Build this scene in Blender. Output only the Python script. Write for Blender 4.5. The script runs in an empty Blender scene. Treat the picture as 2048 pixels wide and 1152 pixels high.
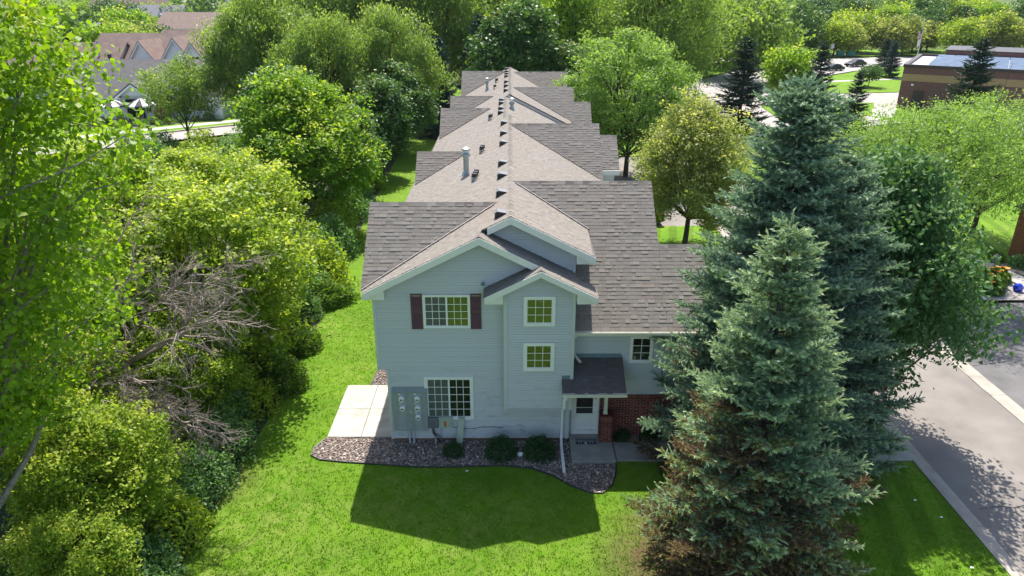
import bpy, bmesh, math, random
import numpy as np
from mathutils import Vector, Matrix
sc = bpy.context.scene
COL = sc.collection
R = math.radians
rng = np.random.default_rng(7)
random.seed(7)

# ------------------------------------------------------------------ camera, sky, sun, exposure
cd = bpy.data.cameras.new('camera'); cam = bpy.data.objects.new('camera', cd); COL.objects.link(cam)
cam.location = (0, 0, 13.8); cam.rotation_euler = (R(90 - 22.68), 0, R(-0.18))
cd.sensor_width = 36; cd.lens = 25.49; cd.clip_start = 0.1; cd.clip_end = 6000
sc.camera = cam
SUN_EL, SUN_AZ = 57.5, 1.5
w = bpy.data.worlds.new('World'); sc.world = w; w.use_nodes = True
wn = w.node_tree.nodes; wl = w.node_tree.links
sky = wn.new('ShaderNodeTexSky'); sky.sky_type = 'NISHITA'; sky.sun_disc = False
sky.sun_elevation = R(SUN_EL); sky.sun_rotation = R(SUN_AZ); sky.altitude = 200; sky.air_density = 1.0; sky.dust_density = 1.5
wl.new(sky.outputs[0], wn['Background'].inputs[0]); wn['Background'].inputs[1].default_value = 0.14
sd = bpy.data.lights.new('sun', 'SUN'); sd.energy = 5.0; sd.angle = R(0.5); sd.color = (1.0, 0.95, 0.87)
sun = bpy.data.objects.new('sun', sd); COL.objects.link(sun)
sun.location = (0, 60, 80); sun.rotation_euler = (R(-(90 - SUN_EL)), 0, R(-SUN_AZ))
sc.view_settings.view_transform = 'Standard'; sc.view_settings.look = 'None'
sc.view_settings.exposure = 0.85; sc.view_settings.gamma = 1; sc.view_settings.use_curve_mapping = False
sc.cycles.max_bounces = 8; sc.cycles.transparent_max_bounces = 4; sc.cycles.use_denoising = True

# ------------------------------------------------------------------ materials
def nodes(name):
    m = bpy.data.materials.new(name); m.use_nodes = True
    n = m.node_tree.nodes; return m, n, m.node_tree.links, n['Principled BSDF']
def ramp(n, cols, interp='LINEAR'):
    r = n.new('ShaderNodeValToRGB'); r.color_ramp.interpolation = interp
    e = r.color_ramp.elements
    while len(e) < len(cols): e.new(0.5)
    for i, c in enumerate(cols):
        p, c = c if len(c) == 2 else (i / max(1, len(cols) - 1), c)
        e[i].position = p; e[i].color = (*c, 1)
    return r
def noise(n, l, scale, detail=4, rough=.55, coord=None, vec=None):
    t = n.new('ShaderNodeTexNoise'); t.inputs['Scale'].default_value = scale
    t.inputs['Detail'].default_value = detail; t.inputs['Roughness'].default_value = rough
    if vec is not None: l.new(vec, t.inputs['Vector'])
    return t
def pos(n): return n.new('ShaderNodeNewGeometry').outputs['Position']
def mix(n, l, a, b, fac, mode='MIX'):
    x = n.new('ShaderNodeMix'); x.data_type = 'RGBA'; x.blend_type = mode
    for s, v in ((6, a), (7, b), (0, fac)):
        if hasattr(v, 'links'): l.new(v, x.inputs[s])
        elif s == 0: x.inputs[0].default_value = v
        else: x.inputs[s].default_value = (*v, 1)
    return x.outputs[2]
def bump(n, l, h, strength, dist=.02):
    b = n.new('ShaderNodeBump'); b.inputs['Strength'].default_value = strength; b.inputs['Distance'].default_value = dist
    l.new(h, b.inputs['Height']); return b.outputs[0]
def plain(name, col, rough=.6, metal=0, var=.12, scale=6, spec=.5, bmp=0):
    m, n, l, p = nodes(name)
    t = noise(n, l, scale, 6, .6, vec=pos(n))
    c0 = tuple(max(0, c * (1 - var)) for c in col); c1 = tuple(min(1, c * (1 + var)) for c in col)
    r = ramp(n, [(.3, c0), (.7, c1)]); l.new(t.outputs[0], r.inputs[0]); l.new(r.outputs[0], p.inputs['Base Color'])
    p.inputs['Roughness'].default_value = rough; p.inputs['Metallic'].default_value = metal
    p.inputs['Specular IOR Level'].default_value = spec
    if bmp: l.new(bump(n, l, t.outputs[0], bmp, .01), p.inputs['Normal'])
    return m
def attr_mat(name, cols, rough=.85, grain=40, gamt=.25, spec=.3, wear=None):
    """colour picked per piece by its 'rnd' attribute, with fine grain"""
    m, n, l, p = nodes(name)
    a = n.new('ShaderNodeAttribute'); a.attribute_name = 'rnd'
    r = ramp(n, cols); l.new(a.outputs['Fac'], r.inputs[0])
    P = pos(n); t = noise(n, l, grain, 3, .7, vec=P)
    g = ramp(n, [(.25, (1 - gamt,) * 3), (.75, (1 + gamt * .6,) * 3)]); l.new(t.outputs[0], g.inputs[0])
    c = mix(n, l, r.outputs[0], g.outputs[0], 1, 'MULTIPLY')
    if wear:
        t2 = noise(n, l, wear[0], 5, .65, vec=P); q = ramp(n, [(.5, (0,) * 3), (.75, (wear[2],) * 3)]); l.new(t2.outputs[0], q.inputs[0])
        c = mix(n, l, c, wear[1], q.outputs[0])
    l.new(c, p.inputs['Base Color']); p.inputs['Roughness'].default_value = rough; p.inputs['Specular IOR Level'].default_value = spec
    return m
def leaf_mat(name, cols, trans=.45, rough=.5, spec=.3, tcol=(1.25, 1.3, .55)):
    m, n, l, p = nodes(name)
    a = n.new('ShaderNodeAttribute'); a.attribute_name = 'rnd'
    r = ramp(n, cols); l.new(a.outputs['Fac'], r.inputs[0])
    l.new(r.outputs[0], p.inputs['Base Color']); p.inputs['Roughness'].default_value = rough; p.inputs['Specular IOR Level'].default_value = spec
    tb = n.new('ShaderNodeBsdfTranslucent'); l.new(mix(n, l, r.outputs[0], tcol, 1, 'MULTIPLY'), tb.inputs[0])
    ms = n.new('ShaderNodeMixShader'); ms.inputs[0].default_value = trans
    l.new(p.outputs[0], ms.inputs[1]); l.new(tb.outputs[0], ms.inputs[2])
    l.new(ms.outputs[0], n['Material Output'].inputs[0]); return m
M = {}
def grass_mat(name, base, dry, dark, stripes=False, fine=38):
    m, n, l, p = nodes(name); P = pos(n)
    t1 = noise(n, l, .55, 5, .6, vec=P); t2 = noise(n, l, fine, 4, .75, vec=P); t3 = noise(n, l, 2.3, 6, .7, vec=P); t4 = noise(n, l, .23, 3, .5, vec=P)
    r3 = ramp(n, [(.4, (0,) * 3), (.7, (.85,) * 3)]); l.new(t3.outputs[0], r3.inputs[0])
    r1 = ramp(n, [(.4, dark), (.62, base)]); l.new(t1.outputs[0], r1.inputs[0])
    f4 = ramp(n, [(.4, (.3,) * 3), (.62, (1,) * 3)]); l.new(t4.outputs[0], f4.inputs[0])
    fm = mix(n, l, r3.outputs[0], f4.outputs[0], 1, 'MULTIPLY')
    c = mix(n, l, r1.outputs[0], dry, fm)
    if stripes:
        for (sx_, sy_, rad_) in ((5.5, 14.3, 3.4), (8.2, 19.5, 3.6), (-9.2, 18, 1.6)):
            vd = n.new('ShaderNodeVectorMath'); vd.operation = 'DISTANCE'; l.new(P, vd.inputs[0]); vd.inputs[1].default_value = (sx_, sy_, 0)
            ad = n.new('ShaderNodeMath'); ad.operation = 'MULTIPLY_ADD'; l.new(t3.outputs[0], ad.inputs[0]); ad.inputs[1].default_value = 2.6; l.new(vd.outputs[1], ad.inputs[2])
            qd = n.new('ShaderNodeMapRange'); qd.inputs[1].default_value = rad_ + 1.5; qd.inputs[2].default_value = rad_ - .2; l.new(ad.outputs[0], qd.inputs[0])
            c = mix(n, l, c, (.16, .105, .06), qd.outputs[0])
    g = ramp(n, [(.3, (.66,) * 3), (.7, (1.22,) * 3)]); l.new(t2.outputs[0], g.inputs[0])
    c = mix(n, l, c, g.outputs[0], 1, 'MULTIPLY')
    if stripes:
        wv = n.new('ShaderNodeTexWave'); wv.inputs['Scale'].default_value = .32; wv.inputs['Distortion'].default_value = .6; wv.bands_direction = 'X'
        mp = n.new('ShaderNodeMapping'); mp.inputs['Rotation'].default_value = (0, 0, R(12)); l.new(P, mp.inputs[0]); l.new(mp.outputs[0], wv.inputs[0])
        s = ramp(n, [(.4, (.84,) * 3), (.6, (1.12,) * 3)]); l.new(wv.outputs[0], s.inputs[0])
        sp = n.new('ShaderNodeSeparateXYZ'); l.new(P, sp.inputs[0]); q = n.new('ShaderNodeMapRange'); q.inputs[1].default_value = 4; q.inputs[2].default_value = 8; l.new(sp.outputs[0], q.inputs[0])
        c = mix(n, l, c, mix(n, l, c, s.outputs[0], 1, 'MULTIPLY'), q.outputs[0])
    l.new(c, p.inputs['Base Color']); p.inputs['Roughness'].default_value = .9; p.inputs['Specular IOR Level'].default_value = .1
    l.new(bump(n, l, t2.outputs[0], .9, .05), p.inputs['Normal']); return m
M['lawn'] = grass_mat('lawn_grass', (.145, .285, .014), (.27, .32, .07), (.105, .225, .011))
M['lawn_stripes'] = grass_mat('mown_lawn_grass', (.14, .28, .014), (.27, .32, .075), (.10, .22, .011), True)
M['ground'] = grass_mat('meadow_ground', (.10, .15, .02), (.14, .15, .05), (.05, .09, .015), fine=3)
M['forest'] = plain('forest_floor', (.035, .045, .018), .95, var=.6, scale=3, bmp=.6)
def asphalt(name, col, patch=.2):
    m, n, l, p = nodes(name); P = pos(n)
    t = noise(n, l, 90, 2, .8, vec=P); t2 = noise(n, l, .6, 6, .6, vec=P)
    g = ramp(n, [(.3, (.7,) * 3), (.7, (1.3,) * 3)]); l.new(t.outputs[0], g.inputs[0])
    r = ramp(n, [(.3, tuple(c * (1 - patch) for c in col)), (.7, tuple(c * (1 + patch) for c in col))]); l.new(t2.outputs[0], r.inputs[0])
    l.new(mix(n, l, r.outputs[0], g.outputs[0], 1, 'MULTIPLY'), p.inputs['Base Color']); p.inputs['Roughness'].default_value = .9
    l.new(bump(n, l, t.outputs[0], .4, .01), p.inputs['Normal']); return m
M['asphalt'] = asphalt('worn_asphalt', (.205, .182, .162)); M['asphalt_dark'] = asphalt('dark_asphalt', (.13, .122, .12), .3)
M['road_far'] = asphalt('pale_road', (.33, .3, .28), .15)
M['concrete'] = plain('pale_concrete', (.41, .39, .35), .85, var=.2, scale=2.2, bmp=.15)
M['concrete_grey'] = plain('grey_concrete', (.33, .31, .28), .85, var=.18, scale=2.5, bmp=.15)
M['kerb'] = plain('kerb_concrete', (.34, .30, .25), .85, var=.22, scale=2, bmp=.2)
M['stones'] = attr_mat('river_rock', [(0, (.10, .08, .07)), (.35, (.25, .20, .175)), (.55, (.38, .28, .225)), (.75, (.49, .41, .35)), (.92, (.66, .58, .50)), (1, (.84, .78, .70))], .75, 60, .3)
M['rockbase'] = plain('dark_gravel_base', (.12, .10, .10), .9, var=.5, scale=30)
M['plastic_black'] = plain('black_plastic', (.02, .02, .02), .5)
# vinyl siding with mildew smudges low on the wall
m, n, l, p = nodes('blue_grey_vinyl'); P = pos(n); M['siding'] = m
a = n.new('ShaderNodeAttribute'); a.attribute_name = 'rnd'
r = ramp(n, [(0, (.55, .565, .575)), (1, (.58, .595, .605))]); l.new(a.outputs['Fac'], r.inputs[0])
mp = n.new('ShaderNodeMapping'); mp.inputs['Scale'].default_value = (1.6, 1.6, 5); l.new(P, mp.inputs[0])
t = noise(n, l, 1.3, 6, .65, vec=mp.outputs[0]); q = ramp(n, [(.53, (0,) * 3), (.72, (.6,) * 3)]); l.new(t.outputs[0], q.inputs[0])
sx = n.new('ShaderNodeSeparateXYZ'); l.new(P, sx.inputs[0]); mr = n.new('ShaderNodeMapRange'); l.new(sx.outputs[2], mr.inputs[0])
mr.inputs[1].default_value = 3.4; mr.inputs[2].default_value = .4; mr.clamp = True
mm = n.new('ShaderNodeMath'); mm.operation = 'MULTIPLY'; l.new(q.outputs[0], mm.inputs[0]); l.new(mr.outputs[0], mm.inputs[1])
l.new(mix(n, l, r.outputs[0], (.16, .18, .18), mm.outputs[0]), p.inputs['Base Color']); p.inputs['Roughness'].default_value = .55
M['siding_trim'] = plain('blue_grey_trim', (.565, .58, .59), .5, var=.05)
M['fascia'] = plain('pale_blue_aluminium', (.78, .76, .73), .45, var=.03)
M['white'] = plain('white_vinyl', (.85, .84, .81), .45, var=.05)
M['offwhite'] = plain('cream_vinyl', (.76, .73, .66), .5, var=.06)
M['shutter'] = plain('maroon_shutter', (.13, .055, .06), .55, var=.15)
SH = [(0, (.17, .148, .128)), (.3, (.225, .20, .174)), (.6, (.255, .228, .20)), (.85, (.29, .26, .23)), (1, (.35, .315, .28))]
M['shingle'] = attr_mat('weathered_asphalt_shingle', SH, .92, 55, .4, .2, (.35, (.25, .18, .14), .35))
M['shingle_new'] = attr_mat('dark_asphalt_shingle', [(0, (.085, .075, .073)), (1, (.17, .15, .145))], .92, 55, .4, .2)
M['deck'] = plain('roof_deck', (.12, .10, .09), .95)
M['flash'] = plain('valley_metal', (.5, .46, .43), .45, .3, var=.15)
M['flash_blue'] = plain('blue_flashing', (.16, .25, .31), .4, .2)
M['galv'] = plain('galvanised_pipe', (.36, .40, .40), .4, .5, var=.2)
M['vent'] = plain('dark_vent_metal', (.035, .032, .033), .5, .2)
M['vent_glint'] = plain('vent_glint_lid', (.2, .19, .185), .35, .3)  # paler than the body: sun glint on the vent tops put into the colour
M['brick'] = attr_mat('red_brick', [(0, (.11, .03, .024)), (.5, (.20, .05, .038)), (1, (.28, .085, .06))], .85, 45, .35)
M['mortar'] = plain('mortar', (.52, .40, .34), .9)
m, n, l, p = nodes('window_glass'); M['glass'] = m
p.inputs['Base Color'].default_value = (.012, .014, .013, 1); p.inputs['Roughness'].default_value = .03
gl = n.new('ShaderNodeBsdfGlossy'); gl.inputs['Roughness'].default_value = .03; gl.inputs[0].default_value = (.85, .85, .85, 1)
t = noise(n, l, 1.6, 3, vec=pos(n)); l.new(bump(n, l, t.outputs[0], .3, .05), gl.inputs['Normal'])
ms = n.new('ShaderNodeMixShader'); ms.inputs[0].default_value = .11; l.new(p.outputs[0], ms.inputs[1]); l.new(gl.outputs[0], ms.inputs[2]); l.new(ms.outputs[0], n['Material Output'].inputs[0])
M['screen'] = plain('insect_screen', (.10, .11, .10), .7, var=.25, scale=4)
M['panel_grey'] = plain('painted_grey_steel', (.30, .33, .32), .5, var=.1)
M['panel_light'] = plain('lighter_steel', (.33, .37, .39), .5, var=.12)
M['steel_dark'] = plain('dark_grey_box', (.15, .16, .17), .5)
M['box_green'] = plain('pale_green_box', (.40, .47, .38), .55, var=.08)
M['pvc'] = plain('grey_pvc', (.5, .53, .55), .5)
M['orange'] = plain('orange_label', (.55, .13, .03), .6)
M['bark'] = plain('bark', (.07, .055, .042), .95, var=.5, scale=14, bmp=.5)
M['bark_pale'] = plain('pale_bark', (.2, .18, .15), .9, var=.4, scale=10, bmp=.5)
M['deadwood'] = plain('dead_grey_wood', (.22, .18, .15), .9, var=.4, scale=9)
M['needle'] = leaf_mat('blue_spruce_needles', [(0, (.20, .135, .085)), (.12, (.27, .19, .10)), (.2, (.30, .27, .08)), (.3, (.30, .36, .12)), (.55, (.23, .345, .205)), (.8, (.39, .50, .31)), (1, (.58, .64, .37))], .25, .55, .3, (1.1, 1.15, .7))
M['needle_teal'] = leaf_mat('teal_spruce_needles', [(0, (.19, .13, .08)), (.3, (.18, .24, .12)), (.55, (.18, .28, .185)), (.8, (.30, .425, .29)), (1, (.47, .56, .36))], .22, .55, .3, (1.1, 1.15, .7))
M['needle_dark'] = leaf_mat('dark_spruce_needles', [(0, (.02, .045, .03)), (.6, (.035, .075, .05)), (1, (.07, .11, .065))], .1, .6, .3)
M['needle_blue'] = leaf_mat('far_blue_spruce_needles', [(0, (.02, .05, .06)), (.6, (.035, .085, .095)), (1, (.07, .13, .13))], .1, .6, .3)
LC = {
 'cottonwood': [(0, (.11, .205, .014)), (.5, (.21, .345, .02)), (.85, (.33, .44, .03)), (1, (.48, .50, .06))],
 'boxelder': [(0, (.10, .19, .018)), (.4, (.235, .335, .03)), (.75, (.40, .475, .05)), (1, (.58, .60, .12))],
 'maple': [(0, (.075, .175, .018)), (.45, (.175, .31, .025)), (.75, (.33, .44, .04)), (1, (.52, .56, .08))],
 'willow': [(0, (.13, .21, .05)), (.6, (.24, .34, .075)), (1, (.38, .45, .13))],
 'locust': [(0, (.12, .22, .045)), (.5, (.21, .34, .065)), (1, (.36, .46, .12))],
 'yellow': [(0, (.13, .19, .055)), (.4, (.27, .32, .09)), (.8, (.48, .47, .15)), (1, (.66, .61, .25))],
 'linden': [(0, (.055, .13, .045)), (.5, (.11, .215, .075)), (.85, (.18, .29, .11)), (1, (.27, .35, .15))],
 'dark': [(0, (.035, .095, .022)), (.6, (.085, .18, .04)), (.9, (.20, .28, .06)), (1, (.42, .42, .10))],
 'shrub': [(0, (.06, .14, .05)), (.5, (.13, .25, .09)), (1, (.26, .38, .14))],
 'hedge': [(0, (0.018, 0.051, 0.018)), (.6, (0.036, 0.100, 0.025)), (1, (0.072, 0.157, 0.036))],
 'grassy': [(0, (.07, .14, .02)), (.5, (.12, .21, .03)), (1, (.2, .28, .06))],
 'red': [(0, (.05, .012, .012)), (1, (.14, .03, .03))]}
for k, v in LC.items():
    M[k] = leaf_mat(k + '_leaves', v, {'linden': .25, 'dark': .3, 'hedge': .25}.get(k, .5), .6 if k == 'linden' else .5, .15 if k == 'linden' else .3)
M['blade'] = leaf_mat('grass_blades', [(0, (.12, .25, .013)), (.6, (.15, .29, .014)), (.9, (.20, .32, .025)), (1, (.36, .38, .10))], .35, .6, .15)
M['far_white'] = plain('white_clapboard', (.72, .73, .74), .6, var=.06, scale=1)
M['roof_brown'] = plain('reddish_brown_shingles', (.19, .13, .108), .9, var=.22, scale=1.3)
M['roof_grey'] = plain('grey_shingles', (.10, .093, .096), .9, var=.2, scale=2)
M['roof_pale'] = plain('pale_grey_shingles', (.22, .21, .22), .9, var=.15, scale=1)
M['dark_glass'] = plain('dark_glass', (.02, .022, .025), .08, spec=.6)
M['brown_brick'] = plain('brown_brick_face', (.17, .085, .075), .9, var=.3, scale=8)
M['tan_brick'] = plain('tan_brick_face', (.38, .25, .125), .9, var=.12, scale=6)
M['coping'] = plain('metal_coping', (.045, .03, .03), .5)
M['membrane'] = plain('white_roof_membrane', (.5, .5, .5), .8, var=.12, scale=.6)
M['solar'] = plain('solar_cells', (.10, .14, .20), .2, var=.3, scale=1, spec=.7)
M['navy'] = plain('navy_car_paint', (.018, .02, .035), .25, .3, spec=.6); M['silver'] = plain('silver_car_paint', (.35, .36, .38), .3, .4); M['blackcar'] = plain('black_car_paint', (.01, .01, .012), .2, spec=.6)
M['rubber'] = plain('rubber', (.015, .015, .015), .8); M['rim'] = plain('alloy_rim', (.4, .4, .41), .35, .7)
M['redlamp'] = plain('tail_lamp', (.3, .01, .01), .3); M['lamp'] = plain('clear_lamp', (.6, .6, .6), .2)
M['cloth_white'] = plain('white_canvas', (.75, .74, .7), .8, var=.04); M['cloth_black'] = plain('black_canvas', (.03, .03, .035), .8)
M['flag_red'] = plain('flag_red', (.5, .03, .05), .8); M['flag_blue'] = plain('flag_blue', (.03, .05, .22), .8)
M['mulch'] = plain('mulch', (.21, .17, .15), .95, var=.35, scale=4, bmp=.4)
M['blueball'] = plain('cobalt_glazed_ceramic', (.01, .03, .45), .1, spec=.8)
M['mat'] = plain('grey_coir_mat', (.26, .26, .28), .95, var=.15, scale=40); M['matink'] = plain('mat_print', (.02, .022, .05), .95); M['matgreen'] = plain('mat_print_green', (.02, .05, .035), .95); M['matwhite'] = plain('mat_print_white', (.55, .55, .52), .95)
M['orangeflower'] = plain('orange_petals', (.75, .28, .02), .6); M['teal'] = plain('teal_paint', (.03, .25, .22), .5); M['wood'] = plain('weathered_wood', (.2, .12, .08), .8)
M['yellowline'] = plain('yellow_paint', (.6, .45, .08), .8); M['whiteline'] = plain('white_road_paint', (.7, .7, .68), .8)

# ------------------------------------------------------------------ mesh helpers
class MB:
    def __init__(s): s.v = []; s.f = []; s.a = []; s.mi = []
    def add(s, vs, fs, a=None, mi=0):
        o = len(s.v); s.v += [tuple(map(float, x)) for x in vs]; s.f += [tuple(i + o for i in f) for f in fs]
        s.a += [random.random() if a is None else a] * len(fs); s.mi += [mi] * len(fs); return s
    def box(s, x0, x1, y0, y1, z0, z1, a=None, mi=0):
        v = [(x, y, z) for z in (z0, z1) for y in (y0, y1) for x in (x0, x1)]
        return s.add(v, [(0, 2, 3, 1), (4, 5, 7, 6), (0, 1, 5, 4), (2, 6, 7, 3), (0, 4, 6, 2), (1, 3, 7, 5)], a, mi)
    def prism(s, poly, ext, a=None, mi=0):
        """closed polygon (3D points) extruded by vector ext"""
        n = len(poly); e = Vector(ext); v = [Vector(q) for q in poly]; v += [q + e for q in v]
        return s.add(v, [tuple(range(n))[::-1], tuple(range(n, 2 * n))] + [(i, (i + 1) % n, (i + 1) % n + n, i + n) for i in range(n)], a, mi)
    def bar(s, p, q, w, h, up=(0, 0, 1), a=None, mi=0):
        p, q, up = Vector(p), Vector(q), Vector(up); d = (q - p).normalized(); sd_ = d.cross(up).normalized() * w / 2; u = sd_.cross(d).normalized() * h / 2
        v = [p - sd_ - u, p + sd_ - u, p + sd_ + u, p - sd_ + u]; v += [x + (q - p) for x in v]
        return s.add(v, [(0, 1, 2, 3), (7, 6, 5, 4), (0, 4, 5, 1), (1, 5, 6, 2), (2, 6, 7, 3), (3, 7, 4, 0)], a, mi)
    def tube(s, pts, rad, n=8, a=None, mi=0, cap=True):
        pts = [Vector(q) for q in pts]; rad = rad if hasattr(rad, '__len__') else [rad] * len(pts); v = []
        for i, q in enumerate(pts):
            d = (pts[min(i + 1, len(pts) - 1)] - pts[max(i - 1, 0)]).normalized()
            x = d.orthogonal().normalized() if abs(d.z) < .99 else Vector((1, 0, 0)); y = d.cross(x)
            if i and (x.dot(px_) < 0 or True):
                x = (px_ - d * px_.dot(d)); x = x.normalized() if x.length > 1e-6 else d.orthogonal().normalized(); y = d.cross(x)
            px_ = x
            v += [q + (x * math.cos(t) + y * math.sin(t)) * rad[i] for t in [2 * math.pi * k / n for k in range(n)]]
        f = [(i * n + k, i * n + (k + 1) % n, (i + 1) * n + (k + 1) % n, (i + 1) * n + k) for i in range(len(pts) - 1) for k in range(n)]
        if cap: f += [tuple(range(n))[::-1], tuple(range((len(pts) - 1) * n, len(pts) * n))]
        return s.add(v, f, a, mi)
    def lathe(s, c, prof, n=12, a=None, mi=0):
        v = [(c[0] + r_ * math.cos(2 * math.pi * k / n), c[1] + r_ * math.sin(2 * math.pi * k / n), c[2] + z) for r_, z in prof for k in range(n)]
        f = [(i * n + k, i * n + (k + 1) % n, (i + 1) * n + (k + 1) % n, (i + 1) * n + k) for i in range(len(prof) - 1) for k in range(n)]
        return s.add(v, f + [tuple(range(n))[::-1], tuple(range((len(prof) - 1) * n, len(prof) * n))], a, mi)
    def mesh(s, name, mats, org=(0, 0, 0)):
        me = bpy.data.meshes.new(name); ox, oy, oz = org
        me.from_pydata([(x - ox, y - oy, z - oz) for x, y, z in s.v], [], s.f)
        for m_ in (mats if isinstance(mats, (list, tuple)) else [mats]): me.materials.append(m_)
        at = me.attributes.new('rnd', 'FLOAT', 'FACE'); at.data.foreach_set('value', s.a)
        me.polygons.foreach_set('material_index', s.mi); me.update(); return me
def link(name, me, parent=None, loc=None):
    o = bpy.data.objects.new(name, me); COL.objects.link(o)
    if parent: o.parent = parent
    if loc is not None: o.location = loc
    return o
WORLD = {}
def wloc(o):
    p_ = Vector(o.location)
    while o.parent: o = o.parent; p_ += Vector(o.location)
    return p_
def part(name, mb, mats, parent=None, smooth=False):
    """one mesh object; mb is in world coordinates, parents are unrotated Empties or meshes at known places"""
    org = wloc(parent) if parent else (0, 0, 0)
    me = mb.mesh(name, mats, org)
    if smooth: me.polygons.foreach_set('use_smooth', [True] * len(me.polygons))
    return link(name, me, parent)
def tag(o, label=None, cat=None, group=None, kind=None):
    for k, v in (('label', label), ('category', cat), ('group', group), ('kind', kind)):
        if v: o[k] = v
    return o
def thing(name, label, cat, loc, group=None):
    o = bpy.data.objects.new(name, None); COL.objects.link(o); o.location = loc; o.empty_display_size = .3
    return tag(o, label, cat, group)
def solid(name, mb, mats, label, cat, group=None): return tag(part(name, mb, mats), label, cat, group)
def struct(name, mb, mats): return tag(part(name, mb, mats), kind='structure')
def sheet(pts, z, th=0):
    mb = MB()
    if th: mb.prism([(x, y, z - th) for x, y in pts], (0, 0, th))
    else: mb.add([(x, y, z) for x, y in pts], [tuple(range(len(pts)))])
    return mb
def np_mesh(name, V, F, rnd, mats, mi=None, smooth=False):
    me = bpy.data.meshes.new(name); N, k = F.shape
    me.vertices.add(len(V)); me.vertices.foreach_set('co', V.astype(np.float32).ravel())
    me.loops.add(N * k); me.loops.foreach_set('vertex_index', F.astype(np.int32).ravel())
    me.polygons.add(N); me.polygons.foreach_set('loop_start', np.arange(0, N * k, k, dtype=np.int32))
    for m_ in (mats if isinstance(mats, (list, tuple)) else [mats]): me.materials.append(m_)
    me.update(calc_edges=True)
    at = me.attributes.new('rnd', 'FLOAT', 'FACE'); at.data.foreach_set('value', np.clip(rnd, 0, 1).astype(np.float32))
    if mi is not None: me.polygons.foreach_set('material_index', mi.astype(np.int32))
    return me
def unit(a): return a / np.maximum(np.linalg.norm(a, axis=1, keepdims=True), 1e-9)
def leaves(P, size, g, up=.5, droop=.2, aspect=.62, out=None):
    """diamond leaf quads at points P"""
    n = len(P); nn = g.normal(size=(n, 3)); nn[:, 2] = nn[:, 2] * .8 + up * 1.3
    if out is not None: nn += out * .35
    nn = unit(nn); a = g.normal(size=(n, 3)); a[:, 2] -= droop * 3; a = unit(a - nn * np.sum(a * nn, 1, keepdims=True)); b = np.cross(nn, a)
    s = size * g.uniform(.6, 1.3, (n, 1)); a = a * s / 2; b = b * s / 2 * aspect
    V = np.stack([P - a, P + b - a * .2, P + a, P - b - a * .2], 1).reshape(-1, 3)
    return V, np.arange(n * 4).reshape(n, 4)

# ------------------------------------------------------------------ trees
def crown_pts(g, boughs, nclump, nleaf, rc, flat=.6):
    Ps, Rn, O = [], [], []
    for (c, r) in boughs:
        c = np.array(c); d = unit(g.normal(size=(nclump, 3)) + np.array([0, 0, .25]))
        rad = g.uniform(.4, 1.12, (nclump, 1)); cc = c + d * rad * r
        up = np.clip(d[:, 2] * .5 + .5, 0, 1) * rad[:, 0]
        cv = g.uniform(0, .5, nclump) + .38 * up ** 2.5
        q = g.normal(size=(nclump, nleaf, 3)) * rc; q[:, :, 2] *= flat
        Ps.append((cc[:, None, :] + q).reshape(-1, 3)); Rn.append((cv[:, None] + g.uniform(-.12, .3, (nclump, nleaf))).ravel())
        O.append(np.repeat(d, nleaf, 0))
    return np.concatenate(Ps), np.concatenate(Rn), np.concatenate(O)
def limb(mb, p, q, r0, r1, g, n=6, sag=.08, k=5):
    p, q = np.array(p, float), np.array(q, float); L = np.linalg.norm(q - p); pts = []
    off = g.normal(size=3) * L * .06
    for i in range(k + 1):
        t_ = i / k; x = p + (q - p) * t_ + off * math.sin(t_ * math.pi); x[2] += sag * L * math.sin(t_ * math.pi); pts.append(tuple(x))
    mb.tube(pts, [r0 + (r1 - r0) * i / k for i in range(k + 1)], n, cap=False)
    return pts
def tree_meshes(name, seed, H, rx, base, mat, nb=16, nclump=60, nleaf=14, leaf=.12, rc=.28, bark='bark', tr=.16, ry=None, shape=1.0, up=.5, droop=.2, br=.4, lean=(0, 0), aspect=.62, flat=.6, inner=6):
    """local trunk mesh and crown mesh; crown between z=base and z=H"""
    g = np.random.default_rng(seed); ry = ry or rx; rz = (H - base) / 2; cz = base + rz; boughs = []
    for i in range(nb):
        u = (i + .5) / nb; z_ = 1 - 1.75 * u; az = i * 2.399 + g.uniform(-.4, .4); rr = math.sqrt(max(0, 1 - z_ * z_)); f = g.uniform(.5, .9)
        pw = 1 if z_ < 0 else (1 - z_) ** (shape - 1) if shape > 1 else 1
        b_ = br * rx * g.uniform(.65, 1.4)
        boughs.append(((lean[0] + rx * rr * math.cos(az) * f * pw, lean[1] + ry * rr * math.sin(az) * f * pw, cz + (rz - b_ * .55) * z_ * g.uniform(.72, 1.02)), b_))
    for i in range(inner):
        boughs.append(((lean[0] + g.uniform(-.35, .35) * rx, lean[1] + g.uniform(-.35, .35) * ry, cz + g.uniform(-.5, .4) * rz), br * rx))
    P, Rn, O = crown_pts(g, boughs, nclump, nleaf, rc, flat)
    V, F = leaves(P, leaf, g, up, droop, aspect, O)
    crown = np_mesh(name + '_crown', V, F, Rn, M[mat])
    mb = MB(); top = (lean[0] * .6, lean[1] * .6, base + rz * .9)
    tp = limb(mb, (0, 0, -.1), top, tr, tr * .35, g, 8, 0, 6)
    for i, (c, r_) in enumerate(boughs[:nb]):
        k = min(5, max(1, int(2 + 3 * (c[2] - base) / (H - base) * .8))); s_ = tp[k]
        limb(mb, s_, c, tr * .38, tr * .08, g, 5, .06)
        for j in range(3):
            e_ = np.array(c) + g.normal(size=3) * r_ * .7; limb(mb, tuple(np.array(s_) * .35 + np.array(c) * .65), tuple(e_), tr * .13, tr * .04, g, 4, .04, 3)
    return mb.mesh(name + '_trunk', M[bark]), crown
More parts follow.
